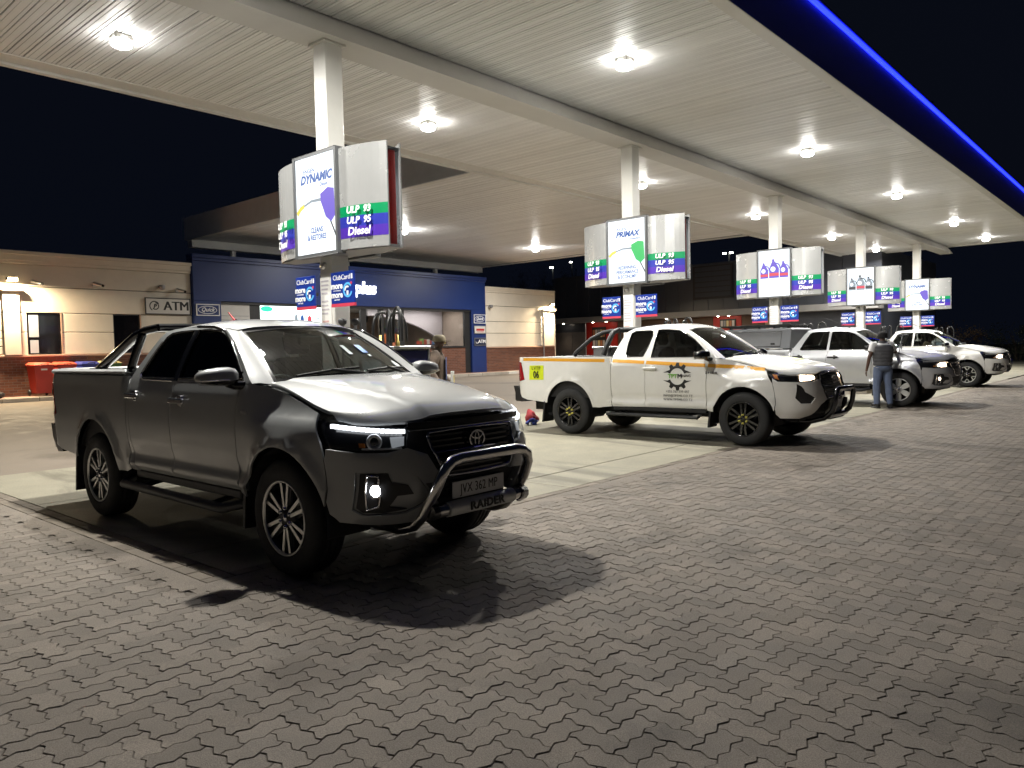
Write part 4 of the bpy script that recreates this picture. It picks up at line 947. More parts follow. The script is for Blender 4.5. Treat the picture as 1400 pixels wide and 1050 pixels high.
GLW = glass_mat('windscreen_glass', (.70, .76, .72), .02, 2.1); GLWB = glass_mat('windscreen_glass_clear', (.66, .72, .68), .02, 1.6); GLS = glass_mat('side_glass_dark', (.10, .11, .11)); GLL = glass_mat('lens_clear', (.88, .9, .92)); GLC = glass_mat('side_glass_clear', (.45, .48, .48))
SEATM = M('seat_fabric', (.02, .02, .022), .85); DASH = M('dashboard', (.05, .05, .05), .7)
TAILR = M('tail_lamp_red', (.28, .008, .012), .15, coat=.6)
DGLOW = M('reflector_painted_glow', (.5, .5, .52), .3, metal=.6, emit=(.9, .95, 1.), es=.16); DRL = E('drl_white', (.93, .96, 1.), 3.5); HALO = E('headlamp_warm', (1., .74, .5), 13.); FOGL = E('fog_white', (.95, .97, 1.), 26.); FOGW = E('fog_warm', (1., .80, .58), 7.)  # DGLOW: added emission stands in for day-lamp light on the reflector facets
REFL = M('reflector_chrome', (.62, .62, .64), .30, metal=.75); DCHR = M('dark_chrome', (.35, .35, .38), .12, metal=1.); HCHR = M('handle_chrome', (.70, .70, .71), .20, metal=1.); HLB = M('headlamp_black', (.008, .008, .009), .25, coat=.5); AMB = M('amber', (.5, .16, .02), .3)
def ZH(x, y):
    a = abs(y); z = ZHC(x) - (.045 + .085 * sstep(-.3, .35, x)) * (a / .8) ** 3
    yc = .60 - .20 * (x + .2) / 1.05; z += .013 * sstep(yc + .035, yc - .035, a)
    d = XLE(a) - x
    if d < .12: z -= .036 * (1 - max(0, d) / .12) ** 2
    return z
ZHC = Sp([-.4, -.2, .1, .4, .65, .8, .9], [1.300, 1.288, 1.262, 1.220, 1.170, 1.128, 1.088])
XLE = Sp([0, .30, .48, .60, .70, .77, .80, .83], [.905, .897, .872, .815, .725, .60, .47, .36])
def tri_lift(c0, c1, bulge):   # ruled patch between two curves, c(u)->Vector, bulge pushes it outward in x
    def S(u, t): p = c0(u) * (1 - t) + c1(u) * t; return (p.x + bulge * (1 - u * u) * 4 * t * (1 - t), p.y, p.z + bulge * .5 * 4 * t * (1 - t))
    return S
WS0 = lambda u: Vector((-.21 - .155 * u * u, .755 * u, 1.288 - .045 * u * u)); WS1 = lambda u: Vector((-.915 - .085 * u * u, .605 * u, 1.728 - .050 * u * u))
WSL = tri_lift(WS0, WS1, .035)
def build_truck(v, paint, label, group, loc, step=.075):
    dc = v['cab'] == 'double'; fl = v['face']
    root = thing('pickup', label, 'pickup truck', loc, -PI / 2, group)
    XB_ = -2.39 if dc else -2.235; XCAB[0] = XB_
    paint2 = v.get('frame', paint)
    # ---- lower side panels
    both('front_fender', paint, root, [X(-.455, .475)] + arc(0, 168, 16, 20) + [X(.462, .62), X(.445, .80), X(.435, .90), X(.385, .99), X(.335, 1.080), X(.2, 1.112), X(.1, 1.136), X(0, 1.162), X(-.1, 1.188), X(-.2, 1.214), X(-.30, 1.240), X(-.40, 1.252), X(-.50, 1.252), X(-.535, 1.1), X(-.555, .9), X(-.565, .7), X(-.560, .49)], step=step)
    xs = -1.565 if dc else -1.60; xt = -1.515 if dc else -1.575
    both('front_door', paint, root, [X(-.575, .51), X(-.576, .7), X(-.566, .9), X(-.546, 1.1), X(-.511, 1.252), X(xt, 1.252), X(xs, 1.0), X(xs - .01, .51)][::1], step=step)
    if dc: both('rear_door', paint, root, [X(xs - .021, .51), X(xs - .011, 1.0), X(xt - .011, 1.252), X(-2.305, 1.252), X(-2.325, 1.1), X(-2.335, .75), X(-2.31, .62), X(-2.27, .545), X(-2.22, .51)], step=step)
    # ---- cab side with window openings
    e = .005
    ax = [(-.400, 1.257), (-.515, 1.35), (-.70, 1.50), (-.85, 1.60), (-.985, 1.672)]
    if dc:
        top = [(-1.15, 1.728), (-1.4, 1.745), (-1.7, 1.748), (-1.95, 1.735), (-2.06, 1.715)]; rear = [(-2.12, 1.66), (-2.24, 1.48), (-2.345, 1.33), (-2.385, 1.26), (-2.385, .60), (-2.37, .50)]
        wins = [[(-.52, 1.285), (-.66, 1.41), (-.82, 1.54), (-.98, 1.640), (-1.12, 1.690), (-1.30, 1.708), (-1.478, 1.712), (-1.495, 1.285)], [(-1.565, 1.285), (-1.548, 1.712), (-1.80, 1.708), (-1.93, 1.695), (-1.99, 1.66), (-2.09, 1.48), (-2.175, 1.31), (-2.16, 1.288), (-2.12, 1.285)]]
        inner = [(-2.312, 1.252), (-2.332, 1.1), (-2.342, .75), (-2.317, .615), (-2.277, .54), (-2.227, .50)][::-1]
    else:
        top = [(-1.15, 1.728), (-1.4, 1.745), (-1.7, 1.745), (-1.93, 1.728), (-2.03, 1.705)]; rear = [(-2.08, 1.65), (-2.16, 1.48), (-2.22, 1.33), (-2.23, 1.26), (-2.23, .60), (-2.22, .50)]
        wins = [[(-.52, 1.285), (-.66, 1.41), (-.82, 1.54), (-.98, 1.640), (-1.12, 1.690), (-1.30, 1.708), (-1.485, 1.712), (-1.515, 1.285)], [(-1.665, 1.30), (-1.60, 1.45), (-1.565, 1.62), (-1.585, 1.69), (-1.64, 1.706), (-1.90, 1.70), (-1.96, 1.67), (-1.985, 1.5), (-1.985, 1.35), (-1.95, 1.295)]]
        inner = [(-1.583, 1.252), (-1.607, 1.0), (-1.617, .51)][::-1]
    outl = [X(*p) for p in ax + top + rear + inner + [(-.515, 1.257)]]
    if not dc: outl = [X(*p) for p in ax + top + rear + [(-1.617, .51), (-1.607, 1.0), (-1.583, 1.252), (-.515, 1.257)]]
    both('cab_side', paint, root, outl, [[X(*p) for p in w] for w in wins], step=step * .8)
    for k, w in enumerate(wins):
        g = both('side_window', v.get('sidegl', GLS), root, [X(*p) for p in w], step=.12, thick=0, off=-.014)
        for o, lf in zip(g, (bodyR, bodyL)):
            pts = [X(*p) for p in w]; MB().tube(wpath(pts + [pts[0]], -.004, lf, 3), .011, 5, cap=False).build('window_seal', GBLK, o)
    if dc and v.get('blackout'):
        both('pillar_trim', GBLK, root, [X(-1.497, 1.262), X(-1.480, 1.712), X(-1.546, 1.712), X(-1.563, 1.262)], step=.1, thick=0, off=.003)
        for lf in (bodyR, bodyL): MB().tube(wpath([X(-1.57, 1.262), X(-2.10, 1.268), X(-2.165, 1.28), X(-2.19, 1.32), X(-2.10, 1.49), X(-2.02, 1.62)], .006, lf), .008, 6).build('belt_chrome', CHROME, root)
        for lf in (bodyR, bodyL): MB().tube(wpath([X(-.53, 1.33), X(-.67, 1.45), X(-.83, 1.575), X(-1.0, 1.675), X(-1.2, 1.712), X(-1.5, 1.725)], .022, lf), [.014] * 31, 6).build('wind_deflector', GBLK, root)
    for x in (([-1.40, -2.22]) if dc else [-1.50]):
        for lf in (bodyR, bodyL):
            p = Vector(lf(sx(x), 1.115 if x > -2 else 1.135)); sg = -1 if p.y < 0 else 1
            h = MB().box(-.12, .12, -.014, .02, -.022, .020, .010, T((p.x, p.y + sg * .026, p.z), (0, 0, 0), (1, sg, 1))); h.box(-.02, .035, -.024, .012, -.042, .042, .008, T((p.x + .03, p.y + sg * .014, p.z), (0, 0, 0), (1, sg, 1))); h.build('door_handle', v['handle'], root, fix=True)
    # ---- bed
    bt = 1.30; bend = -4.245
    bo = [X(XB_ - .008, .50), X(XB_ - .008, bt), X(bend, bt + .012), X(bend - .005, 1.235), X(bend + .12, 1.22), X(bend + .19, .91), X(bend + .07, .88), X(bend, .80), X(bend + .03, .70), X(bend + .10, .60), X(bend + .22, .56)]
    a = arc(1, 168, 6, 22); both('bed_side', paint, root, bo + a + [X(-2.575, .475), X(-2.50, .47)], step=step)
    both('tail_lamp', TAILR, root, [X(bend - .012, 1.23), X(bend + .113, 1.215), X(bend + .183, .917), X(bend + .07, .885), X(bend - .005, .91)], step=.09, off=.006)
    bdw = MB(); bdw.box(bend + .03, XB_ - .03, -.86, -.80, .62, 1.312, .01); bdw.box(bend + .03, XB_ - .03, .80, .86, .62, 1.312, .01); bdw.box(bend + .03, XB_ - .03, -.799, .799, .70, .73); bdw.box(XB_ - .06, XB_ - .02, -.799, .799, .731, 1.32); bdw.build('bed_liner', BLACK, root)
    tg = MB().box(bend - .035, bend + .03, -.80, .80, .72, 1.305, .015); tg.build('tailgate', paint, root)
    rbm = MB(); rbm.box(bend - .13, bend + .02, -.84, .84, .52, .70, .03); rbm.build('rear_bumper', BLACK if fl == 'new' or v.get('dark_bumper') else CHROME, root)
    for lf in (bodyR, bodyL):
        q = [X(bend + .12, .53), X(bend + .30, .52)]
        pts = [lf(sx(bend + .23), .545), lf(sx(bend + .06), .62), lf(sx(bend), .78)]; sg = -1 if pts[0][1] < 0 else 1
        MB().prism([(bend + .20, .53), (bend - .02, .80), (bend - .11, .80), (bend - .07, .66), (bend + .06, .52)], .62, .87, T(s=(1, sg, 1)) @ Matrix(((1, 0, 0, 0), (0, 0, 1, 0), (0, 1, 0, 0), (0, 0, 0, 1)))).build('bumper_corner', BLACK if fl == 'new' or v.get('dark_bumper') else GBLK, root, fix=True)
    # ---- roof, hood, glass
    def ZR(x, y):
        r = ZRC(x) - .070 * (abs(y) / .62) ** 3.2; return r
    ZRC = Sp([-2.2, -2.05, -1.9, -1.6, -1.35, -1.1, -.90], [1.755, 1.79, 1.803, 1.815, 1.812, 1.782, 1.727]) if dc else Sp([-2.15, -2.0, -1.85, -1.6, -1.35, -1.1, -.90], [1.755, 1.782, 1.798, 1.812, 1.812, 1.782, 1.727])
    xr = -2.10 if dc else -2.06
    fe = [(-.915 - .085 * (y / .605) ** 2, y) for y in [-.60 + .1 * k for k in range(13)]]
    ro = fe + [(-1.15, .622), (-1.5, .63), (-1.9, .622), (xr, .60), (xr - .02, .3), (xr - .03, 0), (xr - .02, -.3), (xr, -.60), (-1.9, -.622), (-1.5, -.63), (-1.15, -.622)]
    panel('roof', v.get('roof', paint), root, ro, lambda x, y: (x, y, ZR(x, y)), step=.10, thick=.03)
    for lf, sg in ((bodyR, -1), (bodyL, 1)):      # roof gutter filling the edge between roof and side
        n = 12; vv = []
        for k in range(n + 1):
            x = -.985 + (xr + .985) * k / n; zt = interp([-2.06, -1.95, -1.7, -1.4, -1.15, -.985] if dc else [-2.03, -1.93, -1.7, -1.4, -1.15, -.985], [1.715, 1.735, 1.748, 1.745, 1.728, 1.672] if dc else [1.705, 1.728, 1.745, 1.745, 1.728, 1.672], x)
            p = lf(sx(x), zt - .004); y = sg * (.615 if x < -1.05 else .60); vv += [(x, p[1], p[2]), (x, y, ZR(x, y) - .004)]
        MB().add(vv, [(k * 2, k * 2 + 1, k * 2 + 3, k * 2 + 2) for k in range(n)], True).build('roof_rail', paint, root, fix=True)
    nu, nt_ = 49, 30; V = []; NN = []; FC = []
    for b in range(nt_):
        t = 1 - (1 - b / (nt_ - 1)) ** 1.6
        for a in range(nu):
            u = math.sin((-1 + 2 * a / (nu - 1)) * PI / 2); y0 = .752 * u; y1 = .797 * u
            h = (-.17 - .155 * (y0 / .755) ** 2, y0); l = (XLE(abs(y1)) - .001, y1); x = h[0] + (l[0] - h[0]) * t; y = h[1] + (l[1] - h[1]) * t
            V.append((x, y, ZH(x, y))); e = .004; NN.append(Vector((-(ZH(x + e, y) - ZH(x - e, y)) / (2 * e), -(ZH(x, y + e) - ZH(x, y - e)) / (2 * e), 1)).normalized())
    for b in range(nt_ - 1):
        for a in range(nu - 1): q = b * nu + a; FC.append((q, q + nu, q + nu + 1, q + 1))
    rim = [a for a in range(nu)] + [b * nu + nu - 1 for b in range(1, nt_)] + [(nt_ - 1) * nu + a for a in range(nu - 2, -1, -1)] + [b * nu for b in range(nt_ - 2, 0, -1)]
    c0 = len(V)
    for q in rim:
        w = Vector(V[q]); o_ = Vector((w.x - .3, w.y, 0)).normalized()
        V += [tuple(w), tuple(w - NN[q] * .03 - o_ * .004)]; NN += [(o_ + NN[q] * .7).normalized(), o_]
    for k in range(len(rim)):
        a = c0 + 2 * k; b = c0 + 2 * ((k + 1) % len(rim)); FC.append((a, b, b + 1, a + 1))
    me = bpy.data.meshes.new('bonnet'); me.from_pydata(V, [], FC); me.polygons.foreach_set('use_smooth', [True] * len(FC)); me.update(); me.normals_split_custom_set_from_vertices(NN); link(me, 'bonnet', paint, root)
    # windscreen: painted pillars, black border, glass
    for sg in (-1, 1):
        vv = []; n = 14; lf = bodyL if sg > 0 else bodyR; ex = Sp([-p[0] for p in ax], [p[1] for p in ax])
        for k in range(n + 1):
            t = k / n; xa = .40 + (.985 - .40) * t; a_ = Vector(lf(sx(-xa), ex(xa))); b_ = Vector(WSL(sg * .985, t)); m_ = (a_ + b_) / 2 + Vector((.012, sg * .008, .010)); c_ = Vector(WSL(sg * .935, t)) + Vector((.004, 0, .003)); vv += [tuple(a_), tuple(m_), tuple(b_ + Vector((.006, 0, .006))), tuple(c_)]
        MB().add(vv, [(k * 4 + q, k * 4 + q + 1, k * 4 + 5 + q, k * 4 + 4 + q) for k in range(n) for q in range(3)], True).build('windscreen_pillar', paint, root, fix=True)
    sq = [(-.95, .0), (-.5, .0), (0, 0), (.5, 0), (.95, 0), (.95, .5), (.95, 1), (.5, 1), (0, 1), (-.5, 1), (-.95, 1), (-.95, .5)]
    inn = [(-.90, .05), (.90, .05), (.905, .955), (-.905, .955)]
    panel('windscreen_border', GBLK, root, sq, WSL, [inn], .12, 0, off=0.)
    panel('windscreen', v.get('wsgl', GLWB), root, [(-.91, .04), (.91, .04), (.915, .962), (-.915, .962)], WSL, step=.15, thick=0, off=-.004)
    cw = MB(); vv = []
    for k in range(17):
        u = -1 + k / 8; p = WS0(u); x1 = -.20 - .155 * u * u + .05; vv += [(p.x - .02, p.y, p.z + .004), (x1, p.y * 1.0, ZH(x1, p.y) - .022)]
    cw.add(vv, [(k * 2, k * 2 + 1, k * 2 + 3, k * 2 + 2) for k in range(16)], True); cw.build('cowl', BLACK, root, fix=True)
    for (u0, u1, t1) in ((-.72, .02, .10), (.10, .80, .13)):
        a_ = Vector(WSL(u0, .045)); b_ = Vector(WSL(u1, t1)); c_ = Vector(WSL((u0 + u1) * .5, (.045 + t1) * .5))
        w = MB(); w.tube([tuple(a_ + Vector((.012, 0, .012))), tuple(c_ + Vector((.016, 0, .016))), tuple(b_ + Vector((.012, 0, .012)))], .011, 6); w.tube([tuple(Vector(WSL(u1 * .96 + .05, 0)) + Vector((.02, 0, .01))), tuple(c_ + Vector((.02, 0, .024)))], .013, 6); w.build('wiper', BLACK, root)
    if dc: rw0 = [(-2.09, .60, 1.73), (-2.385, .80, 1.27)]
    else: rw0 = [(-2.05, .60, 1.72), (-2.23, .80, 1.27)]
    (xa, ya, za), (xb_, yb, zb) = rw0
    m = MB().add([(xa, -ya, za), (xa, ya, za), (xb_, yb, zb), (xb_, -yb, zb)], [(0, 1, 2, 3)]); m.add([(xb_, -yb, zb), (xb_, yb, zb), (xb_, yb + .04, .5), (xb_, -yb - .04, .5)], [(0, 1, 2, 3)]); m.build('cab_back', paint, root, fix=True)
    g = lambda t, y: (xa + (xb_ - xa) * t - .006, y, za + (zb - za) * t + .004)
    MB().add([g(.12, -.5), g(.12, .5), g(.80, .64), g(.80, -.64)], [(0, 1, 2, 3)]).build('rear_window', GBLK, root)
    ant = MB().prism([(-1.98, ZR(-1.98, 0) - .004), (-1.80, ZR(-1.80, 0) - .004), (-1.97, ZR(-1.9, 0) + .07)], -.016, .016, axis='y', mx=None); 
    # ---- front: bumper, lamps, grille
    if fl == 'old':
        HL = [X(.345, 1.072), X(.42, 1.066), Y(.76, 1.050), Y(.66, 1.030), Y(.575, 1.012), Y(.553, .965), Y(.575, .885), Y(.68, .862), Y(.80, .862), X(.47, .878), X(.40, .975)]
        bez = [Y(.82, .735), Y(.60, .738), Y(.53, .70), Y(.43, .56), Y(.60, .475), Y(.80, .465), Y(.835, .50)]
        bc = [Y(.572, .876), Y(.68, .853), Y(.80, .853), X(.478, .869), X(.452, .80), X(.47, .62), X(.467, .545), X(.49, .47), X(.55, .415), Y(.72, .405), Y(.52, .41), Y(.40, .44), Y(.36, .50), Y(.49, .655), Y(.34, .66), Y(.40, .74), Y(.455, .83)]
        gro = [Y(0, .665), Y(.335, .665), Y(.395, .74), Y(.45, .83), Y(.567, .877), Y(.546, .965), Y(.568, 1.010), Y(.55, 1.030), Y(.4, 1.042), Y(.2, 1.050)]
        low = [Y(0, .655), Y(.335, .655), Y(.48, .648), Y(.355, .50), Y(.39, .435), Y(.2, .42), Y(0, .42)]
    else:
        HL = [X(.345, 1.072), X(.42, 1.066), Y(.76, 1.050), Y(.62, 1.032), Y(.50, 1.020), Y(.49, .955), Y(.60, .930), Y(.74, .925), X(.52, .935), X(.44, .98)]
        bez = [Y(.775, .895), Y(.735, .86), Y(.715, .78), Y(.60, .70), Y(.66, .62), Y(.76, .62), Y(.80, .70)]
        bc = [Y(.493, .947), Y(.60, .922), Y(.74, .917), X(.512, .927), X(.438, .975), X(.452, .80), X(.47, .62), X(.467, .545), X(.49, .47), X(.55, .415), Y(.74, .41), Y(.62, .46), Y(.50, .60), Y(.34, .665), Y(.42, .76), Y(.43, .94)]
        gro = [Y(0, .68), Y(.33, .68), Y(.412, .765), Y(.42, .95), Y(.44, 1.012), Y(.3, 1.045), Y(.15, 1.05)]
        low = [Y(0, .67), Y(.34, .655), Y(.49, .592), Y(.61, .45), Y(.3, .42), Y(0, .42)]
    mir = lambda o: o + [(-a_, b_) for (a_, b_) in o[::-1] if abs(a_) > 1e-4]
    bum = both('bumper', v.get('bumper', paint), root, bc, [bez], step=step * .8)
    gr_ = panel('grille', BLACK, root, mir(gro), body, step=.09, thick=.03, off=-.035)
    wtube = lambda pts, r, off, mt, nm, par, closed=False: MB().tube(wpath(pts + ([pts[0]] if closed else []), off), r, 7, cap=not closed).build(nm, mt, par)
    lw_ = panel('lower_intake', BLACK, root, mir(low), body, step=.09, thick=.03, off=-.05)
    nb = MB()
    for k in range(5): wbar(nb, -sy(.30), sy(.30), .46 + .04 * k, .472 + .04 * k, -.03, .012)
    nb.build('intake_bars', BLACK, lw_)
    if fl == 'old':
        gb = MB()
        for k in range(8): 
            z = .70 + .033 * k; yy = interp([.68, .76, .84, .93], [.33, .37, .40, .41], z); wbar(gb, -sy(yy), sy(yy), z - .006, z + .006, -.014, .02)
        gb.build('grille_bars', GBLK, gr_)
        ub = MB(); wbar(ub, -sy(.56), sy(.56), .985, 1.022, .006, .04); ub.build('upper_bar', v.get('grilltrim', GBLK), gr_); lb_ = MB(); wbar(lb_, -sy(.55), sy(.55), .972, .978, .004, .03); lb_.build('upper_line', CHROME, gr_)
        fr = [Y(-.41, .955), Y(-.42, .93), Y(-.395, .83), Y(-.33, .70), Y(-.29, .685), Y(0, .68), Y(.29, .685), Y(.33, .70), Y(.395, .83), Y(.42, .93), Y(.41, .955), Y(.2, .962), Y(0, .964), Y(-.2, .962)]
        wtube(fr, .010, -.002, DCHR if v.get('blackgrille') else CHROME, 'grille_frame', gr_, True)
    else:
        gb = MB()
        for k in range(9): wbar(gb, -sy(.36), sy(.36), .71 + .034 * k, .722 + .034 * k, -.012, .02)
        gb.build('grille_bars', GBLK, gr_)
        fr = [Y(-.42, .95), Y(-.415, .78), Y(-.33, .69), Y(0, .69), Y(.33, .69), Y(.415, .78), Y(.42, .95), Y(.40, 1.01), Y(.2, 1.04), Y(0, 1.045), Y(-.2, 1.04), Y(-.40, 1.01)]
        wtube(fr, .014, -.002, GBLK, 'grille_frame', gr_, True)
    ez = .885 if fl == 'old' else .93; exx = XN(ez) + .004
    em = MB(); em.prism(ring_poly(0, ez, .066, .078, ry0=.049, ry1=.058), exx, exx + .014, axis='x'); em.prism(ring_poly(0, ez - .003, .016, .024, ry0=.044, ry1=.052, n=20), exx, exx + .012, axis='x'); em.prism(ring_poly(0, ez + .026, .050, .059, ry0=.020, ry1=.028, n=24), exx, exx + .0115, axis='x'); em.build('emblem', CHROME, gr_)
    # headlamps
    for lf, sg in ((bodyR, -1), (bodyL, 1)):
        hp = panel('headlamp', HLB, root, HL, lf, step=.08, thick=.05, flip=sg < 0, off=-.045)
        panel('lens', GLL, hp, HL, lf, step=.08, thick=0, flip=sg < 0, off=.002)
        d = MB(); lit = v['lamp'] == 'on'
        if fl == 'old':
            n_ = 16
            if not lit:
                for k in range(n_):
                    s0 = sy(.575) + (sx(.50) - sy(.575)) * k / n_; s1 = sy(.575) + (sx(.50) - sy(.575)) * (k + .86) / n_; z = .974 + .036 * (k / n_) ** 1.1; wbar(d, s0, s1, z - .013, z + .011, -.004, .02, 2, lf)
                d.build('day_lamp', DRL, hp)
            else:
                wbar(d, sy(.575), sx(.50), .985, 1.008, -.006, .02, 10, lf); d.build('day_lamp', REFL, hp)
            c = Vector(lf(sy(.735), .915)); nrm = Vector((.80, sg * .6, 0)).normalized(); mx = Matrix.Translation(c - nrm * .03) @ nrm.to_track_quat('Y', 'Z').to_matrix().to_4x4()
            MB().lathe([(.020, .0), (.036, .012), (.044, .014), (.050, .0)], 20, mx).build('projector_ring', REFL, hp); MB().lathe([(.0, .016), (.02, .012), (.034, .0)], 16, mx).build('projector_lens', GBLK if not lit else HALO, hp)
            pf = panel('reflector', DGLOW if not lit else HALO, hp, [Y(.66 if not lit else .71, .948 if not lit else .98), Y(.575, .948 if not lit else .985), Y(.583, .892), Y(.655 if not lit else .71, .880)], lf, step=.05, thick=.01, flip=sg < 0, off=-.028)
            wbar(q := MB(), sy(.60), sy(.79), .868, .877, -.02, .02, 8, lf); q.build('lamp_sill', REFL, hp)
            panel('turn_signal', AMB, hp, [Y(.80, .91), Y(.78, .91), Y(.78, .882), Y(.80, .882)], lf, step=.05, thick=.01, flip=sg < 0, off=-.03)
        else:
            panel('reflector', HALO if lit else REFL, hp, [Y(.735, 1.03), Y(.63, 1.02), Y(.52, 1.005), Y(.515, .965), Y(.61, .945), Y(.735, .94)], lf, step=.05, thick=.01, flip=sg < 0, off=-.030)
            panel('turn_signal', AMB, hp, [X(.43, 1.05), X(.50, 1.04), X(.53, .96), X(.47, .985)], lf, step=.05, thick=.01, flip=sg < 0, off=-.03)
            for yy in (.565, .67): wbar(q := MB(), sy(yy - .006), sy(yy + .006), .95, 1.02, -.02, .015, 2, lf); q.build('lamp_divider', REFL, hp)
        # fog lamp recess
        fs = panel('fog_surround', BLACK if fl == 'new' else v.get('bumper', paint), root, bez, lf, step=.07, thick=.03, flip=sg < 0, off=-.022)
        if fl == 'old':
            panel('fog_insert', BLACK, fs, [Y(.808, .725), Y(.70, .728), Y(.685, .672), Y(.60, .655), Y(.565, .595), Y(.66, .590), Y(.70, .52), Y(.60, .500), Y(.72, .478), Y(.80, .480), Y(.825, .51)], lf, step=.06, thick=.01, flip=sg < 0, off=-.012)
            MB().tube(wpath([Y(.745, .655), Y(.742, .712), Y(.785, .718), Y(.795, .62), Y(.79, .50), Y(.745, .525), Y(.740, .58)], -.006, lf, 4), .006, 6).build('fog_trim', CHROME, fs)
            c = Vector(lf(sy(.755), .625)); nrm = Vector((.9, sg * .42, 0)).normalized(); mx = Matrix.Translation(c - nrm * .01) @ nrm.to_track_quat('Y', 'Z').to_matrix().to_4x4()
            MB().lathe([(.0, .012), (.028, .010), (.036, .0)], 18, mx).build('fog_lamp', FOGL if v['fog'] == 'white' else FOGW if v['fog'] else REFL, fs)
            for dz in (-.04, .038): MB().box(-.03, .03, -.004, .008, dz - .004, dz + .004, mx=mx).build('fog_trim', CHROME, fs)
    # plate
    if 'plate' in v:
        px = XN(.585) + .012
        pb = bx('number_plate', M('plate_white', (.62, .62, .62), .45), px - .012, px, -.26, .26, .53, .635, root, .003)
        if v['plate']: text(v['plate'], .085, TK, pb, (px + .001, 0, .582), (PI / 2, 0, PI / 2), sx=.86, spacing=1.05)
    # bull bar
    if v.get('bar'):
        mt = STEEL if v['bar'] == 'steel' else GBLK; r = .036
        half = [(.45, -.46, .335), (.72, -.46, .345), (.82, -.46, .375), (.91, -.46, .45), (1.01, -.455, .60), (1.06, -.44, .70), (1.075, -.41, .755), (1.075, -.36, .785), (1.075, -.28, .797)]
        if v['bar'] != 'steel': half = [(.45, -.36, .335), (.78, -.36, .35), (.95, -.36, .40), (1.06, -.36, .50), (1.10, -.36, .62), (1.115, -.355, .74), (1.115, -.33, .79), (1.115, -.28, .81)]
        pts = half + [(x, -y, z) for (x, y, z) in half[::-1]]
        bb = MB().tube(pts, r, 14).build('nudge_bar', mt, root)
        if v['bar'] == 'steel':
            MB().tube([(.975, -.425, .475), (.990, -.2, .475), (.995, 0, .475), (.990, .2, .475), (.975, .425, .475)], .045, 14).build('cross_tube', STEEL, bb)
            MB().tube([(.975, .41, .475), (.975, .47, .47), (.93, .48, .45)], .052, 12).build('tube_end', GBLK, bb); MB().tube([(.975, -.41, .475), (.975, -.46, .47)], .047, 12).build('tube_end', GBLK, bb)
            MB().prism([(.02, -.30), (.03, -.30), (.03, .30), (.02, .30)], -.03, .03, T((.985, 0, .46))).build('badge_plate', SILV, bb) if False else None
            MB().tube([(.990, -.33, .475), (.9925, 0, .475), (.990, .33, .475)], .0475, 16).build('badge_sleeve', M('satin_steel', (.62, .62, .60), .45, metal=.3), bb)
            text('RAIDER', .072, TK, bb, (1.0415, .02, .475), (PI / 2, 0, PI / 2), bold=.002, sx=1.3, ext=.003, spacing=1.12)
        else:
            MB().tube([(1.0, -.35, .44), (1.015, 0, .44), (1.0, .35, .44)], .04, 12).build('cross_tube', GBLK, bb); bx('skid_plate', SILV, .93, .965, -.25, .25, .40, .52, bb, .01)
            for s in (-1, 1): MB().prism([(.93, .42), (1.04, .56), (1.05, .66), (1.0, .66)], s * .30 - .01, s * .30 + .01, Matrix(((1, 0, 0, 0), (0, 0, 1, 0), (0, 1, 0, 0), (0, 0, 0, 1)))).build('bracket', GBLK, bb, fix=True)
    # mirrors
    for sg in (-1, 1):
        m = MB(); n1, n2 = 14, 8; vs = []; fs = []
        for i in range(n2 + 1):
            th = PI * i / n2
            for k in range(n1):
                q = 2 * PI * k / n1; cx_ = math.cos(q); sx_ = math.sin(q); f_ = lambda t_: math.copysign(abs(t_) ** .7, t_)
                q_ = .5 - .5 * f_(math.cos(th)); zz_ = f_(cx_ * math.sin(th)) * .088 * (1.08 - .38 * q_); vs.append((f_(sx_ * math.sin(th)) * .085 - .035 * q_, -f_(math.cos(th)) * .15, zz_ if zz_ > 0 else zz_ * .75))
        for i in range(n2):
            for k in range(n1): fs.append((i * n1 + k, i * n1 + (k + 1) % n1, (i + 1) * n1 + (k + 1) % n1, (i + 1) * n1 + k))
        up = [f for f in fs if sum(vs[i][2] for i in f) / 4 > -.012]; dn = [f for f in fs if sum(vs[i][2] for i in f) / 4 <= -.012]
        mx = T((-.535, sg * 1.045, 1.305), (0, 0, 0), (1, sg, 1))
        o = MB().add(vs, up, True, mx).build('mirror', v.get('mirror', paint), root, fix=True); MB().add(vs, dn, True, mx).build('mirror_base', GBLK, o, fix=True)
        MB().tube([(-.50, sg * .85, 1.245), (-.52, sg * .93, 1.245), (-.53, sg * .98, 1.265)], [.035, .03, .03], 8).build('mirror_arm', GBLK, o)
        bx('mirror_glass', REFL, -.625, -.617, sg * 1.045 - .10, sg * 1.045 + .10, 1.25, 1.365, o)
        if v.get('mirror_chrome'): MB().tube([(-.60, sg * 1.165, 1.287), (-.52, sg * 1.19, 1.287), (-.45, sg * 1.12, 1.287), (-.44, sg * 1.0, 1.287)], .006, 6).build('mirror_strip', CHROME, o)
    # ---- underbody, wheel housings, interior
    ub = MB(); ub.box(-4.15, .62, -.50, .50, .36, .52); ub.box(-2.25, -.58, -.84, .84, .455, .50); ub.box(-.1, .62, -.60, .60, .50, 1.0); ub.box(.35, .70, -.62, .62, .36, .44); ub.box(-.58, -.40, -.80, .80, .46, 1.18)
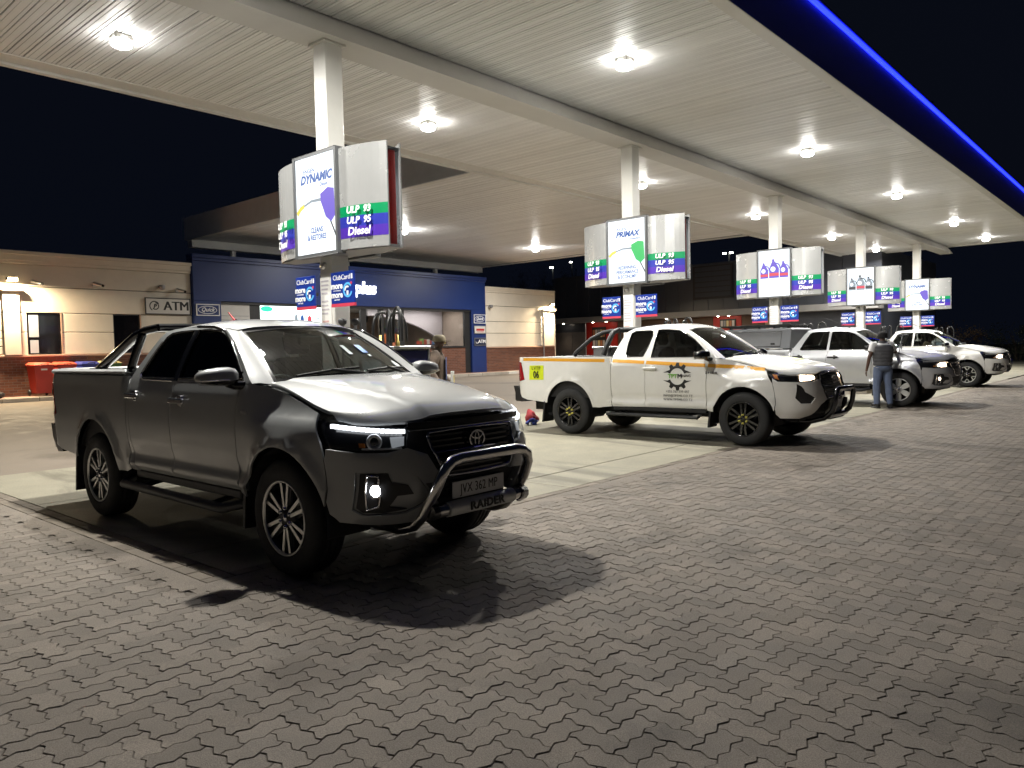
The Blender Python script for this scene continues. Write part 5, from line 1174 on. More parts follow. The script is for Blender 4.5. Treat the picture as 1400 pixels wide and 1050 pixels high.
    for (cx, cz, r) in ARCH:
        for sg in (-1, 1):
            vv = []
            for k in range(15):
                a_ = math.radians(-25 + 230 * k / 14); vv += [(cx + (r - .006) * math.cos(a_), sg * .52, max(.3, cz + (r - .006) * math.sin(a_))), (cx + (r - .006) * math.cos(a_), sg * .885, max(.3, cz + (r - .006) * math.sin(a_)))]
            ub.add(vv, [(k * 2, k * 2 + 1, k * 2 + 3, k * 2 + 2) for k in range(14)])
        ub.tube([(cx, -.75, .385), (cx, .75, .385)], .06, 8); ub.lathe([(0, -.02), (.16, -.02), (.16, .02), (0, .02)], 20, T((cx, -.72, .385))); ub.lathe([(0, -.02), (.16, -.02), (.16, .02), (0, .02)], 20, T((cx, .72, .385)))
    ub.build('chassis', M('chassis_black', (.010, .010, .011), .8), root)
    it = MB(); it.box(-.62, -.36, -.74, .74, .80, 1.235, .06); it.box(-.80, -.50, -.68, -.12, .95, 1.20, .05)
    it.build('dashboard', DASH, root)
    sm = MB()
    for sg in (-1, 1):
        sm.box(-1.45, -.98, sg * .38 - .25, sg * .38 + .25, .62, .86, .05); sm.box(-.12, .05, sg * .38 - .25, sg * .38 + .25, 0, .62, .05, T((-1.42, 0, .84), (0, -.22, 0))); sm.box(-.05, .05, sg * .38 - .14, sg * .38 + .14, .65, .86, .04, T((-1.44, 0, .84), (0, -.2, 0)))
    if dc: sm.box(-2.15, -1.75, -.70, .70, .62, .88, .05); sm.box(-.1, .04, -.70, .70, 0, .55, .05, T((-2.10, 0, .86), (0, -.2, 0)))
    sm.build('seats', SEATM, root)
    stw = MB(); stw.tube([(.19 * math.cos(2 * PI * k / 24) , .19 * math.sin(2 * PI * k / 24), 0) for k in range(25)], .016, 6, cap=False, mx=T((-.82, -.38, 1.12), (0, -1.15, 0))); stw.box(-.18, .18, -.02, .02, -.02, .01, mx=T((-.82, -.38, 1.12), (0, -1.15, 0))); stw.build('steering_wheel', BLACK, root)
    MB().box(-.02, .02, -.12, .12, -.04, .04, .015, T((-.86, 0, 1.60))).build('rear_view_mirror', BLACK, root)
    # sills, steps, flaps
    for sg in (-1, 1):
        bx('sill', BLACK, -2.30 if dc else -2.2, -.58, sg * .84 - .035, sg * .84 + .035, .44, .505, root, .01)
        st = MB()
        if v['step'] == 'tube': st.tube([(-2.55, sg * .80, .40), (-2.45, sg * .93, .375), (-.75, sg * .93, .365), (-.62, sg * .82, .40)], .038, 10)
        else: st.box(-2.25, -.68, sg * .92 - .075, sg * .92 + .075, .375, .405, .01); st.tube([(-2.27, sg * .98, .385), (-.66, sg * .98, .385)], .026, 8)
        for x in (-2.1, -.9): st.tube([(x, sg * .55, .44), (x, sg * .92, .385)], .02, 6)
        st = st.build('side_step', DARK, root)
        if v['step'] != 'tube': 
            for x in (-2.24, -.70): bx('step_end', SILV, x - .04, x + .04, sg * .92 - .07, sg * .92 + .07, .4055, .42, st, .004)
        MB().prism([(-3.60, .64), (-3.63, .64), (-3.70, .18), (-3.67, .18)], sg * .74 - .15, sg * .74 + .15, Matrix(((1, 0, 0, 0), (0, 0, 1, 0), (0, 1, 0, 0), (0, 0, 0, 1)))).build('mud_flap', BLACK, root, fix=True)
        MB().prism([(-.50, .50), (-.53, .50), (-.56, .24), (-.53, .24)], sg * .76 - .12, sg * .76 + .12, Matrix(((1, 0, 0, 0), (0, 0, 1, 0), (0, 1, 0, 0), (0, 0, 0, 1)))).build('mud_flap', BLACK, root, fix=True)
    for cx in (0., -3.085):
        for sg in (-1, 1): wheel(root, cx, sg * .775, .387, v['wheel'])
    return root
def paintm(n, c, metal, rough, coat=.7): return M(n, c, rough, metal=metal, coat=coat, var=.03, vscale=6)
P_GREY = paintm('paint_graphite', (.30, .308, .304), .12, .50, 1.); P_WHITE = paintm('paint_white', (.74, .73, .69), 0., .25); P_SILV = paintm('paint_silver', (.55, .56, .58), .55, .30); P_GDK = paintm('paint_canopy_grey', (.13, .135, .145), .2, .45, .3)
UP = 'pickups facing the camera side of the forecourt'
tA = build_truck(dict(cab='double', face='old', lamp='drl', fog='white', wheel='machined', step='tube', bar='steel', plate='JVX 362 MP', handle=HCHR, blackout=True, blackgrille=True, mirror_chrome=True, wsgl=GLW), P_GREY, 'dark grey double cab pickup with chrome nudge bar in the foreground', UP, (3.505, 4.38, 0), .06)
tA.scale.y = .91
tB = build_truck(dict(cab='extra', face='new', lamp='on', fog=None, wheel='black', step='plate', bar='black', plate='', handle=P_WHITE, mirror=GBLK, dark_bumper=True), P_WHITE, 'white extra cab pickup with orange stripe and gear logo on its door', UP, (11.17, 4.70, 0), .07)
tC = build_truck(dict(cab='double', face='old', lamp='on', fog='warm', wheel='silver', step='tube', handle=BLACK, mirror=GBLK), P_SILV, 'silver double cab pickup with dark grey load canopy and roof rack', UP, (19.05, 4.70, 0), .09)
tD = build_truck(dict(cab='double', face='old', lamp='on', fog=None, wheel='fork', step='tube', handle=P_WHITE, mirror=GBLK, sidegl=GLC), P_WHITE, 'rearmost white double cab pickup with open driver window', UP, (27.45, 4.95, 0), .09)
# ================================================================== things particular to each pickup
ORANGE = M('stripe_orange', (.70, .33, .02), .35); YSIGN = M('sign_yellow', (.62, .72, .02), .4); DGREEN = M('logo_green', (.16, .42, .05), .4); HOODY = M('patch_yellow', (.5, .62, .08), .4)
XCAB[0] = -2.235
for lf, sg in ((bodyR, -1), (bodyL, 1)):
    xs_ = [-4.18, -3.6, -3.0, -2.6, -2.27]; zc = Sp([-4.2, -2.25, -1.6, -1.0, -.4, .33], [1.275, 1.236, 1.206, 1.176, 1.148, 1.092])
    for (a, b) in ((-4.18, -2.255), (-2.215, -1.62), (-1.585, -.575), (-.53, .315)):
        n = 6; o = [X(a + (b - a) * k / n, zc(a + (b - a) * k / n) + .026) for k in range(n + 1)] + [X(b + (a - b) * k / n, zc(b + (a - b) * k / n) - .026) for k in range(n + 1)]
        panel('orange_stripe', ORANGE, tB, o, lf, step=.12, thick=0, flip=sg < 0, off=.0025)
    def flat(poly, mt, nm, off=.006, cx=0., cz=0.):
        return panel(nm, mt, tB, [X(p[0] + cx, p[1] + cz) for p in poly], lf, step=.2, thick=0, flip=sg < 0, off=off)
    ys = flat([(-3.935, 1.165), (-3.62, 1.165), (-3.62, .915), (-3.945, .915)], YSIGN, 'number_sign', .004)
    rot = (PI / 2, 0, 0 if sg < 0 else PI)
    text('LVTP', .085, TK, ys, (-3.78, sg * .928, 1.115), rot, sx=.95, spacing=1.15); text('06', .17, TK, ys, (-3.78, sg * .928, 1.0), rot, bold=.003, sx=.75)
    for up in (1, -1):
        flat(ring_poly(0, 0, .125, .165, .35, PI - .35, 20) if up > 0 else ring_poly(0, 0, .125, .165, PI + .35, 2 * PI - .35, 20), TK, 'gear_logo', .003, -1.03, .99)
        for q in range(3):
            a = PI / 2 * up + (q - 1) * .62; c, s = math.cos(a), math.sin(a)
            flat([(c * .16 - s * -.035, s * .16 + c * -.035), (c * .21 - s * -.024, s * .21 + c * -.024), (c * .21 - s * .024, s * .21 + c * .024), (c * .16 - s * .035, s * .16 + c * .035)], TK, 'gear_tooth', .0033, -1.03, .99)
        flat([(-.24, .058 * up), (-.13, .10 * up), (-.12, .062 * up)][::up], TK, 'gear_wing', .0031, -1.03, .99); flat([(.24, .058 * up), (.12, .062 * up), (.13, .10 * up)][::up], TK, 'gear_wing', .0031, -1.03, .99)
    yb = sg * .922
    text('TPT', .085, DGREEN, tB, (-1.105, yb, .993), rot, bold=.003, sx=1.05); [text('M', .10, TK, tB, (-.985 + dx, yb - dx * .05 * sg, .993), rot) for dx in (-.004, .0, .004)]; text('INING', .055, TK, tB, (-.875, yb, 1.0), rot)
    for (s, z) in (('+255 767 599 097', .762), ('INFO@TPTMS.CO.TZ', .698), ('WWW.TPTMS.CO.TZ', .640)): text(s, .05, TK, tB, (-1.035, sg * .905 if z > .7 else sg * .897, z), rot, sx=.95, spacing=1.12)
    text('2.4 GD-6', .04, TK, tB, (-.47, sg * .925, 1.05), rot, bold=.002, sx=1.2)
panel('bonnet_patch', HOODY, tB, [(.28, -.35), (.52, -.30), (.52, .10), (.28, .06)], lambda x, y: (x, y, ZH(x, y)), step=.1, thick=0, off=.004)
def hoop(t, mt, kind_):
    m = MB()
    if kind_ == 'sport':
        for sg in (-1, 1):
            m.tube([(-3.22, sg * .80, 1.35), (-3.10, sg * .795, 1.40), (-2.72, sg * .765, 1.575), (-2.50, sg * .735, 1.69), (-2.38, sg * .70, 1.74), (-2.30, sg * .62, 1.765)], [.042, .046, .046, .044, .04, .04], 10)
            m.tube([(-2.52, sg * .79, 1.35), (-2.46, sg * .77, 1.5), (-2.40, sg * .72, 1.70)], .04, 10)
            m.box(-3.30, -3.10, sg * .80 - .06, sg * .80 + .06, 1.335, 1.375, .01); m.box(-2.60, -2.44, sg * .79 - .05, sg * .79 + .05, 1.335, 1.375, .01)
        m.tube([(-2.30, -.62, 1.765), (-2.29, 0, 1.775), (-2.30, .62, 1.765)], .04, 10)
    else:
        for sg in (-1, 1):
            m.tube([(-3.05, sg * .78, 1.33), (-2.98, sg * .775, 1.40), (-2.72, sg * .74, 1.60), (-2.50, sg * .70, 1.70), (-2.36, sg * .62, 1.725)], .036, 10); m.tube([(-2.44, sg * .80, 1.33), (-2.37, sg * .77, 1.52), (-2.34, sg * .66, 1.70), (-2.33, sg * .52, 1.735)], .045, 10)
        m.tube([(-2.33, -.52, 1.735), (-2.33, 0, 1.745), (-2.33, .52, 1.735)], .045, 10)
        for y in (-.45, -.15, .15, .45): m.tube([(-2.345, y, 1.35), (-2.335, y, 1.73)], .012, 6)
    m.build('roll_bar', mt, t)
hoop(tA, GBLK, 'sport'); hoop(tB, BLACK, 'plain')
TONN = M('tonneau_silver', (.55, .55, .54), .45, metal=.2, var=.05)
tn = MB().box(-4.25, -2.46, -.885, .885, 1.308, 1.365, .022); tn = tn.build('tonneau_cover', TONN, tA)
for k in range(5): bx('cover_slat', TONN, -4.20 + k * .34, -3.875 + k * .34, -.80, .80, 1.366, 1.372, tn, .003)
ST1 = M('sticker_blue', (.12, .30, .75), .4, emit=(.12, .30, .75), es=0.0); ST2 = M('sticker_pale', (.55, .62, .60), .5)
def wsq(t, u0, u1, t0, t1, mt, nm):
    MB().add([WSL(u0, t0), WSL(u1, t0), WSL(u1, t1), WSL(u0, t1)], [(0, 1, 2, 3)]).build(nm, mt, t).location = (.003, 0, .003)
wsq(tA, .36, .46, .40, .56, ST1, 'windscreen_sticker'); wsq(tA, .40, .45, .33, .37, ST2, 'windscreen_sticker'); wsq(tA, .10, .16, .36, .54, ST2, 'windscreen_sticker')
p = [WSL(.79 + .055 * math.cos(a), .20 + .075 * math.sin(a)) for a in [2 * PI * k / 16 for k in range(16)]]
MB().add(p, [tuple(range(16))]).build('licence_disc', ST2, tA).location = (.003, 0, .003)
MB().tube([(-1.98, 0, 1.80), (-2.13, 0, 1.92)], [.012, .006], 6).build('aerial', RED, tA); MB().prism([(-2.0, 1.79), (-1.85, 1.795), (-1.98, 1.85)], -.02, .02, Matrix(((1, 0, 0, 0), (0, 0, 1, 0), (0, 1, 0, 0), (0, 0, 0, 1)))).build('aerial_base', BLACK, tA, fix=True)
text('HILUX', .03, CHROME, tA, (-.42, -.926, 1.06), (PI / 2, 0, 0), bold=.001)
# silver pickup: load canopy and rack
XCAB[0] = -2.39
cn = MB(); a = [(-4.26, -.86, 1.335), (-2.42, -.86, 1.335), (-2.42, .86, 1.335), (-4.26, .86, 1.335), (-4.18, -.70, 1.80), (-2.44, -.70, 1.80), (-2.44, .70, 1.80), (-4.18, .70, 1.80), (-4.12, -.60, 1.835), (-2.48, -.60, 1.835), (-2.48, .60, 1.835), (-4.12, .60, 1.835)]
cn.add(a, [(0, 1, 5, 4), (1, 2, 6, 5), (2, 3, 7, 6), (3, 0, 4, 7), (4, 5, 9, 8), (5, 6, 10, 9), (6, 7, 11, 10), (7, 4, 8, 11), (8, 9, 10, 11)]); cn = cn.build('load_canopy', P_GDK, tC)
cp = lambda x, t, sg, o: (x, sg * (.86 - .16 * t + o), 1.335 + .465 * t)
for sg in (-1, 1):
    w = MB().add([cp(-4.0, .12, sg, .006), cp(-2.66, .12, sg, .006), cp(-2.66, .9, sg, .006), cp(-3.94, .9, sg, .006)], [(0, 1, 2, 3)]); w = w.build('side_hatch', M('hatch_grey', (.17, .175, .185), .4, var=.05), cn)
    MB().tube([cp(-4.0, .12, sg, .008), cp(-2.66, .12, sg, .008), cp(-2.66, .9, sg, .008), cp(-3.94, .9, sg, .008), cp(-4.0, .12, sg, .008)], .010, 5, cap=False).build('hatch_seal', BLACK, w); p = cp(-2.85, .25, sg, .015); bx('hatch_lock', BLACK, p[0] - .05, p[0] + .05, p[1] - .01, p[1] + .01, p[2] - .02, p[2] + .02, w)
rk = MB(); 
for y in (-.55, -.27, 0, .27, .55): rk.box(-4.10, -2.50, y - .03, y + .03, 1.885, 1.91, .004)
for x in (-4.05, -3.66, -3.28, -2.9, -2.55): rk.box(x - .025, x + .025, -.62, .62, 1.86, 1.884); rk.box(x - .03, x + .03, -.60, -.52, 1.83, 1.86); rk.box(x - .03, x + .03, .52, .60, 1.83, 1.86)
rk.box(-4.12, -2.48, -.64, -.615, 1.875, 1.93, .004); rk.box(-4.12, -2.48, .615, .64, 1.875, 1.93, .004); rk.build('roof_rack', BLACK, tC)
for (tt, s) in ((tC, 1), (tD, 1)): MB().tube([(-1.15, -.45, 1.785), (-1.75, -.50, 2.05)], [.008, .004], 5).build('aerial', BLACK, tt)
# load in the open bed of the extra cab pickup
cb = thing('toolbox', 'silver box standing in the open load bed of the extra cab pickup', 'box', (11.6, 7.9, .73)); bx('case', SILV, -.22, .22, -.16, .16, .0, .70, cb, .01); bx('lid', SILV, -.24, .24, -.18, .18, .701, .745, cb, .01)
for s in (-1, 1): bx('latch', DARK, s * .12 - .02, s * .12 + .02, -.178, -.162, .60, .70, cb)
# ---- bundle left on the concrete behind the extra cab pickup
bd = thing('cloth_bundle', 'crumpled red and blue bundle on the concrete behind the extra cab pickup', 'bundle', (11.25, 9.40, 0))
def blob(nm, mt, par, c, r, seed, n=46):
    q = random.Random(seed); bm = bmesh.new(); bmesh.ops.create_icosphere(bm, subdivisions=4, radius=1)
    ks = [(Vector((q.gauss(0, 1), q.gauss(0, 1), q.gauss(0, 1))).normalized(), q.uniform(-.42, .42)) for _ in range(n)]
    for v in bm.verts:
        d = 1 + sum(a * max(0, v.co.normalized().dot(k)) ** 14 for k, a in ks); v.co = Vector((c[0] + v.co.x * r[0] * d, c[1] + v.co.y * r[1] * d, max(.004, c[2] + v.co.z * r[2] * d)))
    me = bpy.data.meshes.new(nm); bm.to_mesh(me); bm.free(); return link(me, nm, mt, par, True)
CR = M('cloth_red', (.25, .02, .025), .85, bump=.4, bscale=60); CBL = M('cloth_blue', (.03, .05, .25), .85)
blob('red_cloth', CR, bd, (0, .05, .12), (.11, .11, .14), 1); blob('blue_cloth', CBL, bd, (-.10, -.03, .05), (.14, .10, .06), 2); blob('white_cloth', M('cloth_white', (.5, .5, .52), .8), bd, (-.17, -.06, .03), (.06, .05, .03), 3)
# ================================================================== people
SKIN = M('skin_dark', (.09, .045, .03), .5); JKT = M('jacket_brown', (.15, .11, .085), .85, var=.25, vscale=9, bump=.5, bscale=35); JEAN = M('denim_blue', (.10, .13, .21), .9, var=.15, vscale=9); TEE = M('tshirt_white', (.55, .55, .55), .85, bump=.3, bscale=30)
VEST = M('vest_charcoal', (.06, .06, .066), .75, var=.2, vscale=12); CAPM = M('cap_khaki', (.28, .24, .16), .8); OVER = M('overall_blue', (.045, .06, .16), .85, var=.1); SHOE = M('shoe_black', (.012, .012, .014), .5); HAIR = M('hair_black', (.008, .007, .007), .9)
def skin(nm, mt, par, J, Eg, root_, sub=2):
    """continuous figure grown along joints; J name -> ((x,y,z), radius x, radius y)"""
    ks = list(J); ix = {k: i for i, k in enumerate(ks)}
    me = bpy.data.meshes.new(nm); me.from_pydata([J[k][0] for k in ks], [(ix[a], ix[b]) for a, b in Eg], []); o = link(me, nm, mt, par)
    md = o.modifiers.new('grow', 'SKIN'); md.use_smooth_shade = True; md.branch_smoothing = .6
    sv = me.skin_vertices[0].data
    for k in ks:
        r = J[k][1:]; sv[ix[k]].radius = (r[0], r[-1]); sv[ix[k]].use_root = (k == root_)
    s = o.modifiers.new('round', 'SUBSURF'); s.levels = sub; s.render_levels = sub
    return o
def chain(*n): return list(zip(n[:-1], n[1:]))
def lerp3(a, b, t): return tuple(a[i] + (b[i] - a[i]) * t for i in range(3))
def person(lab, loc, rz, P, top, legs, vest=None, cap=None, hair=True, grp=None):
    """local frame: faces +x, left is +y. P gives joint positions"""
    t = thing('person', lab, 'person', loc, rz, grp)
    B = {'pelvis': (P['pelvis'], .13, .115), 'belly': (P['belly'], .125, .105), 'chest': (P['chest'], .145, .115), 'neck0': (P['neck'], .06), 'neck1': (lerp3(P['neck'], P['head'], .45), .052), 'head0': (lerp3(P['neck'], P['head'], .75), .072, .075), 'head1': (P['head'], .086, .094), 'head2': (P['crown'], .062, .07)}
    Eg = chain('pelvis', 'belly', 'chest', 'neck0', 'neck1', 'head0', 'head1', 'head2')
    f = P['face']; h = Vector(P['head']); F = Vector(f).normalized(); S_ = F.cross(Vector((0, 0, 1))).normalized()
    for s in ('l', 'r'):
        B[s + 'sh'] = (P[s + 'sh'], .062); B[s + 'el'] = (P[s + 'el'], .042); B[s + 'wr'] = (P[s + 'wr'], .028, .03); w = Vector(P[s + 'wr']); d = (w - Vector(P[s + 'el'])).normalized()
        B[s + 'palm'] = (tuple(w + d * .06), .034, .018); Eg += chain('chest', s + 'sh', s + 'el', s + 'wr', s + 'palm')
        B[s + 'hip'] = (P[s + 'hip'], .088, .09); B[s + 'kn'] = (P[s + 'kn'], .058); B[s + 'an'] = (P[s + 'an'], .04); B[s + 'toe'] = (P[s + 'toe'], .038, .03); Eg += chain('pelvis', s + 'hip', s + 'kn', s + 'an', s + 'toe')
    o = skin('body', SKIN, t, B, Eg, 'pelvis')
    # face and hands as parts of the figure
    fm = MB(); nz = h + F * .092
    fm.add([nz + Vector((0, 0, .022)), nz + F * .022 - Vector((0, 0, .012)), nz + S_ * .014 - Vector((0, 0, .014)), nz - S_ * .014 - Vector((0, 0, .014))], [(0, 2, 1), (0, 1, 3), (1, 2, 3), (0, 3, 2)], True)
    for s in (1, -1): fm.lathe([(0, -.004), (.028, -.004), (.03, .006), (.0, .008)], 10, Matrix.Translation(h + S_ * s * .088 - Vector((0, 0, .01))) @ S_.to_track_quat('Y', 'Z').to_matrix().to_4x4())
    fm.tube([nz + S_ * .024 - F * .004 - Vector((0, 0, .045)), nz + F * .004 - Vector((0, 0, .043)), nz - S_ * .024 - F * .004 - Vector((0, 0, .045))], .006, 6); fm.build('face', SKIN, o, fix=True)
    em = MB()
    for s in (1, -1): em.lathe([(0, -.004), (.009, -.002), (.0, .006)], 8, Matrix.Translation(h + F * .086 + S_ * s * .032 + Vector((0, 0, .018))) @ F.to_track_quat('Y', 'Z').to_matrix().to_4x4())
    em.build('eyes', TW, o)
    for s in ('l', 'r'):
        w = Vector(P[s + 'wr']); d = (w - Vector(P[s + 'el'])).normalized(); a = F if abs(d.dot(F)) < .8 else Vector((0, 0, 1)); a = (a - d * a.dot(d)).normalized(); c = d.cross(a) * (1 if s == 'l' else -1)
        hm = MB(); b = w + d * .085
        for q, L in ((-.024, .062), (-.008, .075), (.008, .07), (.024, .055)): hm.tube([b + a * q - d * .02, b + a * q + d * L * .5 + c * .004, b + a * q * .9 + d * L + c * .02], [.0095, .0085, .007], 6)
        hm.tube([w + d * .03 + a * .028, w + d * .065 + a * .048 + c * .01, w + d * .095 + a * .045 + c * .022], [.011, .0095, .008], 6); hm.build('hand', SKIN, o)
    # clothes
    def loft(mb, rows, n=18):
        """closed stack of ellipses; rows of (centre, half depth, half width)"""
        vs = []; fs = []
        for (c, rx, ry) in rows:
            for k in range(n):
                a = 2 * PI * k / n; q = lambda v: math.copysign(abs(v) ** .85, v)
                vs.append((c[0] + rx * q(math.cos(a)), c[1] + ry * q(math.sin(a)), c[2]))
        for i in range(len(rows) - 1):
            for k in range(n): fs.append((i * n + k, i * n + (k + 1) % n, (i + 1) * n + (k + 1) % n, (i + 1) * n + k))
        fs += [tuple(range(n))[::-1], tuple(range((len(rows) - 1) * n, len(rows) * n))]
        return mb.add(vs, fs, True)
    PB, PC, PN, PP = P['belly'], P['chest'], P['neck'], P['pelvis']
    hemz = lerp3(PP, PB, -.35); up = lambda c, d: (c[0], c[1], c[2] + d)
    def torso(mb, g, bottom): return loft(mb, [(bottom, .125 + g, .180 + g), (lerp3(PP, PB, .5), .122 + g, .172 + g), (PB, .120 + g, .172 + g), (lerp3(PB, PC, .6), .128 + g, .190 + g), (PC, .128 + g, .205 + g), (lerp3(PC, PN, .45), .112 + g, .200 + g * .6), (lerp3(PC, PN, .75), .085 + g, .150 + g * .4), (lerp3(PC, PN, .98), .068 + g * .6, .072 + g * .6)])
    tm = MB(); torso(tm, .012 if top[1] == 'long' else .004, hemz if top[1] == 'long' else lerp3(PP, PB, -.12))
    for s in ('l', 'r'):
        sh, el, wr = Vector(P[s + 'sh']), Vector(P[s + 'el']), Vector(P[s + 'wr']); ins = sh.lerp(Vector(PC), .3); ins.z = sh.z
        if top[1] == 'long': tm.tube([tuple(ins), tuple(sh), tuple(sh.lerp(el, .35)), tuple(sh.lerp(el, .8)), tuple(el), tuple(el.lerp(wr, .25)), tuple(el.lerp(wr, .7)), tuple(el.lerp(wr, .96))], [.078, .085, .077, .066, .064, .062, .054, .050], 14)
        else: tm.tube([tuple(ins), tuple(sh), tuple(sh.lerp(el, .3)), tuple(sh.lerp(el, .62))], [.076, .082, .075, .072], 14)
    tm.build('jacket' if top[1] == 'long' else 'tshirt', top[0], t)
    if top[1] == 'long':
        cm = MB(); cm.lathe([(.075, -.01), (.082, .03), (.070, .055)], 16, T(tuple(lerp3(PC, PN, .98))), axis='z'); cm.build('collar', top[0], t)
    if vest:
        vm = MB(); zz = lambda f: lerp3(lerp3(PP, PB, .15), lerp3(PC, PN, .62), f); rows = []
        wd = Sp([0, .2, .5, .75, .9, 1.0], [.176, .178, .196, .212, .198, .158]); dp = Sp([0, .2, .5, .75, .9, 1.0], [.132, .130, .138, .142, .126, .098])
        for k in range(37):
            f = k / 36; puff = .009 * abs(math.sin(PI * f * 6)) ** .6; rows.append((zz(f), dp(f) + .012 + puff, wd(f) + .010 + puff))
        loft(vm, rows, 22); vz = vm.build('vest', vest, t); MB().lathe([(.080, -.02), (.088, .03), (.074, .05)], 16, T(tuple(lerp3(PC, PN, .9))), axis='z').build('vest_collar', vest, vz)
    lm = MB(); loft(lm, [(up(PP, -.10), .120, .170), (PP, .135, .182), (lerp3(PP, PB, .5), .126, .172), (lerp3(PP, PB, .62), .120, .165)])
    for s in ('l', 'r'):
        hp, kn, an = Vector(P[s + 'hip']), Vector(P[s + 'kn']), Vector(P[s + 'an'])
        lm.tube([tuple(hp + Vector((0, 0, .04))), tuple(hp.lerp(kn, .15)), tuple(hp.lerp(kn, .6)), tuple(kn), tuple(kn.lerp(an, .35)), tuple(kn.lerp(an, .8)), tuple(kn.lerp(an, 1.0))], [.098, .103, .086, .074, .076, .064, .060], 14)
    lm.build('trousers', legs, t)
    for s in ('l', 'r'):
        a = Vector(P[s + 'an']); q = (Vector(P[s + 'toe']) - a); q.z = 0; q.normalize(); ang = math.atan2(q.y, q.x)
        bx_ = MB().box(-.09, .19, -.045, .045, 0, .035, .012, T((a.x, a.y, .0), (0, 0, ang))); bx_.box(-.085, .16, -.04, .04, .03, .10, .022, T((a.x, a.y, 0), (0, 0, ang))); bx_.build('shoe', SHOE, t)
    mxh = Matrix.Translation(h) @ Matrix(((F.x, -S_.x, 0, 0), (F.y, -S_.y, 0, 0), (0, 0, 1, 0), (0, 0, 0, 1)))
    if cap:
        c = MB().lathe([(.100, .015), (.103, .05), (.092, .09), (.06, .118), (0, .125)], 20, mxh @ T((-.008, 0, 0)), axis='z'); br = [(.07, -.075), (.13, -.07), (.175, -.04), (.185, 0), (.175, .04), (.13, .07), (.07, .075)]; c.prism(br, .018, .028, mxh); c.build('cap', cap, t)
    elif hair: MB().lathe([(.096, -.03), (.104, .02), (.098, .07), (.065, .112), (0, .122)], 18, mxh @ T((-.014, 0, 0)), axis='z').build('hair', HAIR, t)
    return t
def stance(h=1.70, lean=0.):
    k = h / 1.75
    P = dict(pelvis=(0, 0, .93 * k), belly=(.01, 0, 1.10 * k), chest=(.0 + lean, 0, 1.32 * k), neck=(.01 + lean, 0, 1.47 * k), head=(.04 + lean, 0, 1.615 * k), crown=(.03 + lean, 0, 1.68 * k), face=(1, 0, 0),
             lsh=(0 + lean, .19, 1.42 * k), rsh=(0 + lean, -.19, 1.42 * k), lel=(-.04, .25, 1.14 * k), rel=(-.04, -.25, 1.14 * k), lwr=(.06, .26, .90 * k), rwr=(.06, -.26, .90 * k),
             lhip=(0, .09, .88 * k), rhip=(0, -.09, .88 * k), lkn=(.02, .10, .49 * k), rkn=(.02, -.10, .49 * k), lan=(-.02, .10, .09), ran=(-.02, -.10, .09), ltoe=(.12, .12, .05), rtoe=(.12, -.12, .05))
    return P
P = stance(1.72); P.update(lel=(.02, .27, 1.13), lwr=(.16, .22, .96), rel=(-.06, -.25, 1.12), rwr=(.08, -.24, .90), head=(.06, 0, 1.58))
p1 = person('man in brown jacket and khaki cap standing beside the nearest fuel pump', (7.95, 8.55, 0), math.atan2(-.75, .66), P, (JKT, 'long'), OVER, None, CAPM)
MB().add([(.125 + .03 * math.cos(a * .6), .115 * a, z) for z in (.92, 1.15, 1.36) for a in (-1, -.5, 0, .5, 1)], [(i * 5 + k, i * 5 + k + 1, i * 5 + k + 6, i * 5 + k + 5) for i in range(2) for k in range(4)], True).build('overall_front', OVER, p1)
bg = MB().prism([(-.11, .0), (.11, .0), (.10, .34), (-.10, .34)], -.02, .02, axis='x'); pb = thing('paper_bag', 'white and yellow paper bag hanging in front of the man in the brown jacket', 'bag', (8.11, 8.37, .80), -.85); o = bg.build('sheet', M('paper_white', (.55, .55, .52), .7), pb); bx('print', M('paper_yellow', (.5, .38, .08), .6), -.022, -.0205, -.08, .08, .14, .28, pb); bx('print', M('paper_yellow', (.5, .38, .08), .6), .0205, .022, -.08, .08, .14, .28, pb)
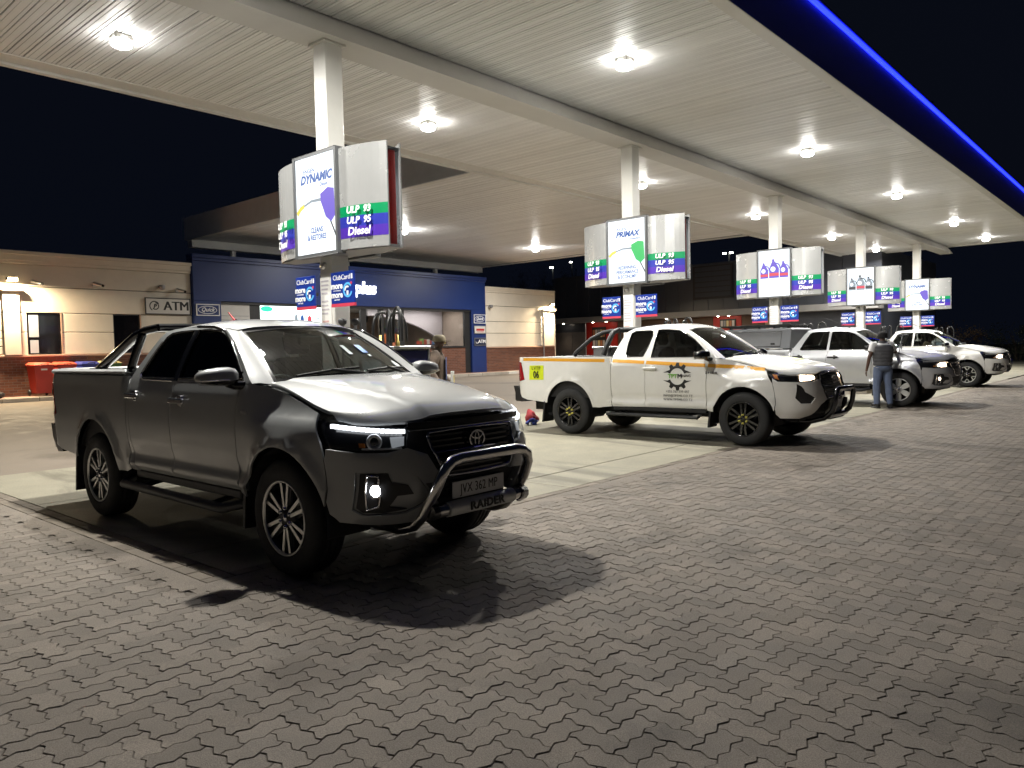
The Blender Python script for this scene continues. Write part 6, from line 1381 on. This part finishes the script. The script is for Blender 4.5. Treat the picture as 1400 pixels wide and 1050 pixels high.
P = stance(1.70, .03); P.update(lel=(-.06, .30, 1.12), lwr=(-.02, .34, .86), rsh=(.06, -.19, 1.38), rel=(.20, -.34, 1.20), rwr=(.40, -.40, 1.27), lan=(-.04, .14, .09), ran=(.0, -.15, .09), lkn=(0, .13, .49), rkn=(.02, -.13, .49), ltoe=(.10, .17, .05), rtoe=(.14, -.18, .05), head=(.09, -.02, 1.55), crown=(.08, -.02, 1.62))
p2_ = person('man in dark padded vest and jeans seen from behind beside the silver pickup', (17.80, 4.92, 0), .62, P, (TEE, 'short'), JEAN, VEST, None, True)
sq = thing('squeegee', 'long handled black window squeegee held by the man in the padded vest', 'squeegee', (18.35, 4.80, 1.28), .62)
MB().tube([(-.10, -.02, -.10), (.42, -.30, .30)], .010, 6).build('handle', BLACK, sq); MB().tube([(-.02, -.10, -.16), (.42, -.30, .30)], .009, 6).build('brace', BLACK, sq); MB().tube([(.36, -.40, .30), (.48, -.20, .30)], .016, 6).build('blade', BLACK, sq)
P = dict(pelvis=(0, 0, .95), belly=(.02, 0, 1.08), chest=(.10, 0, 1.27), neck=(.16, -.02, 1.40), head=(.27, -.03, 1.50), crown=(.27, -.03, 1.565), face=(1, 0, -.2), lsh=(.10, .18, 1.36), rsh=(.12, -.18, 1.35), lel=(.28, .22, 1.16), rel=(.30, -.20, 1.15), lwr=(.46, .12, 1.18), rwr=(.47, -.10, 1.18),
         lhip=(0, .10, .93), rhip=(0, -.10, .93), lkn=(.42, .12, .98), rkn=(.42, -.12, .98), lan=(.60, .12, .66), ran=(.60, -.12, .66), ltoe=(.70, .12, .62), rtoe=(.70, -.12, .62))
CX_ = tD.location.x - .38; p3_ = person('driver in a tan top sitting in the rearmost white pickup', (CX_, 4.95 + 1.33, .0), -PI / 2, P, (M('top_tan', (.30, .24, .13), .85), 'short'), JEAN, None, None, True)
for o in list(p3_.children):
    if o.name.startswith('shoe'): bpy.data.objects.remove(o)

# the near pickup sits lower: its cab is squatter than the others
def squat(o):
    for c in o.children:
        if c.type == 'MESH' and not c.name.startswith('wheel') and c.location.length < .05 and c.data.users == 1:
            for v in c.data.vertices:
                if v.co.z > 1.285: v.co.z = 1.285 + (v.co.z - 1.285) * .88
        if not c.name.startswith('wheel'): squat(c)
squat(tA)
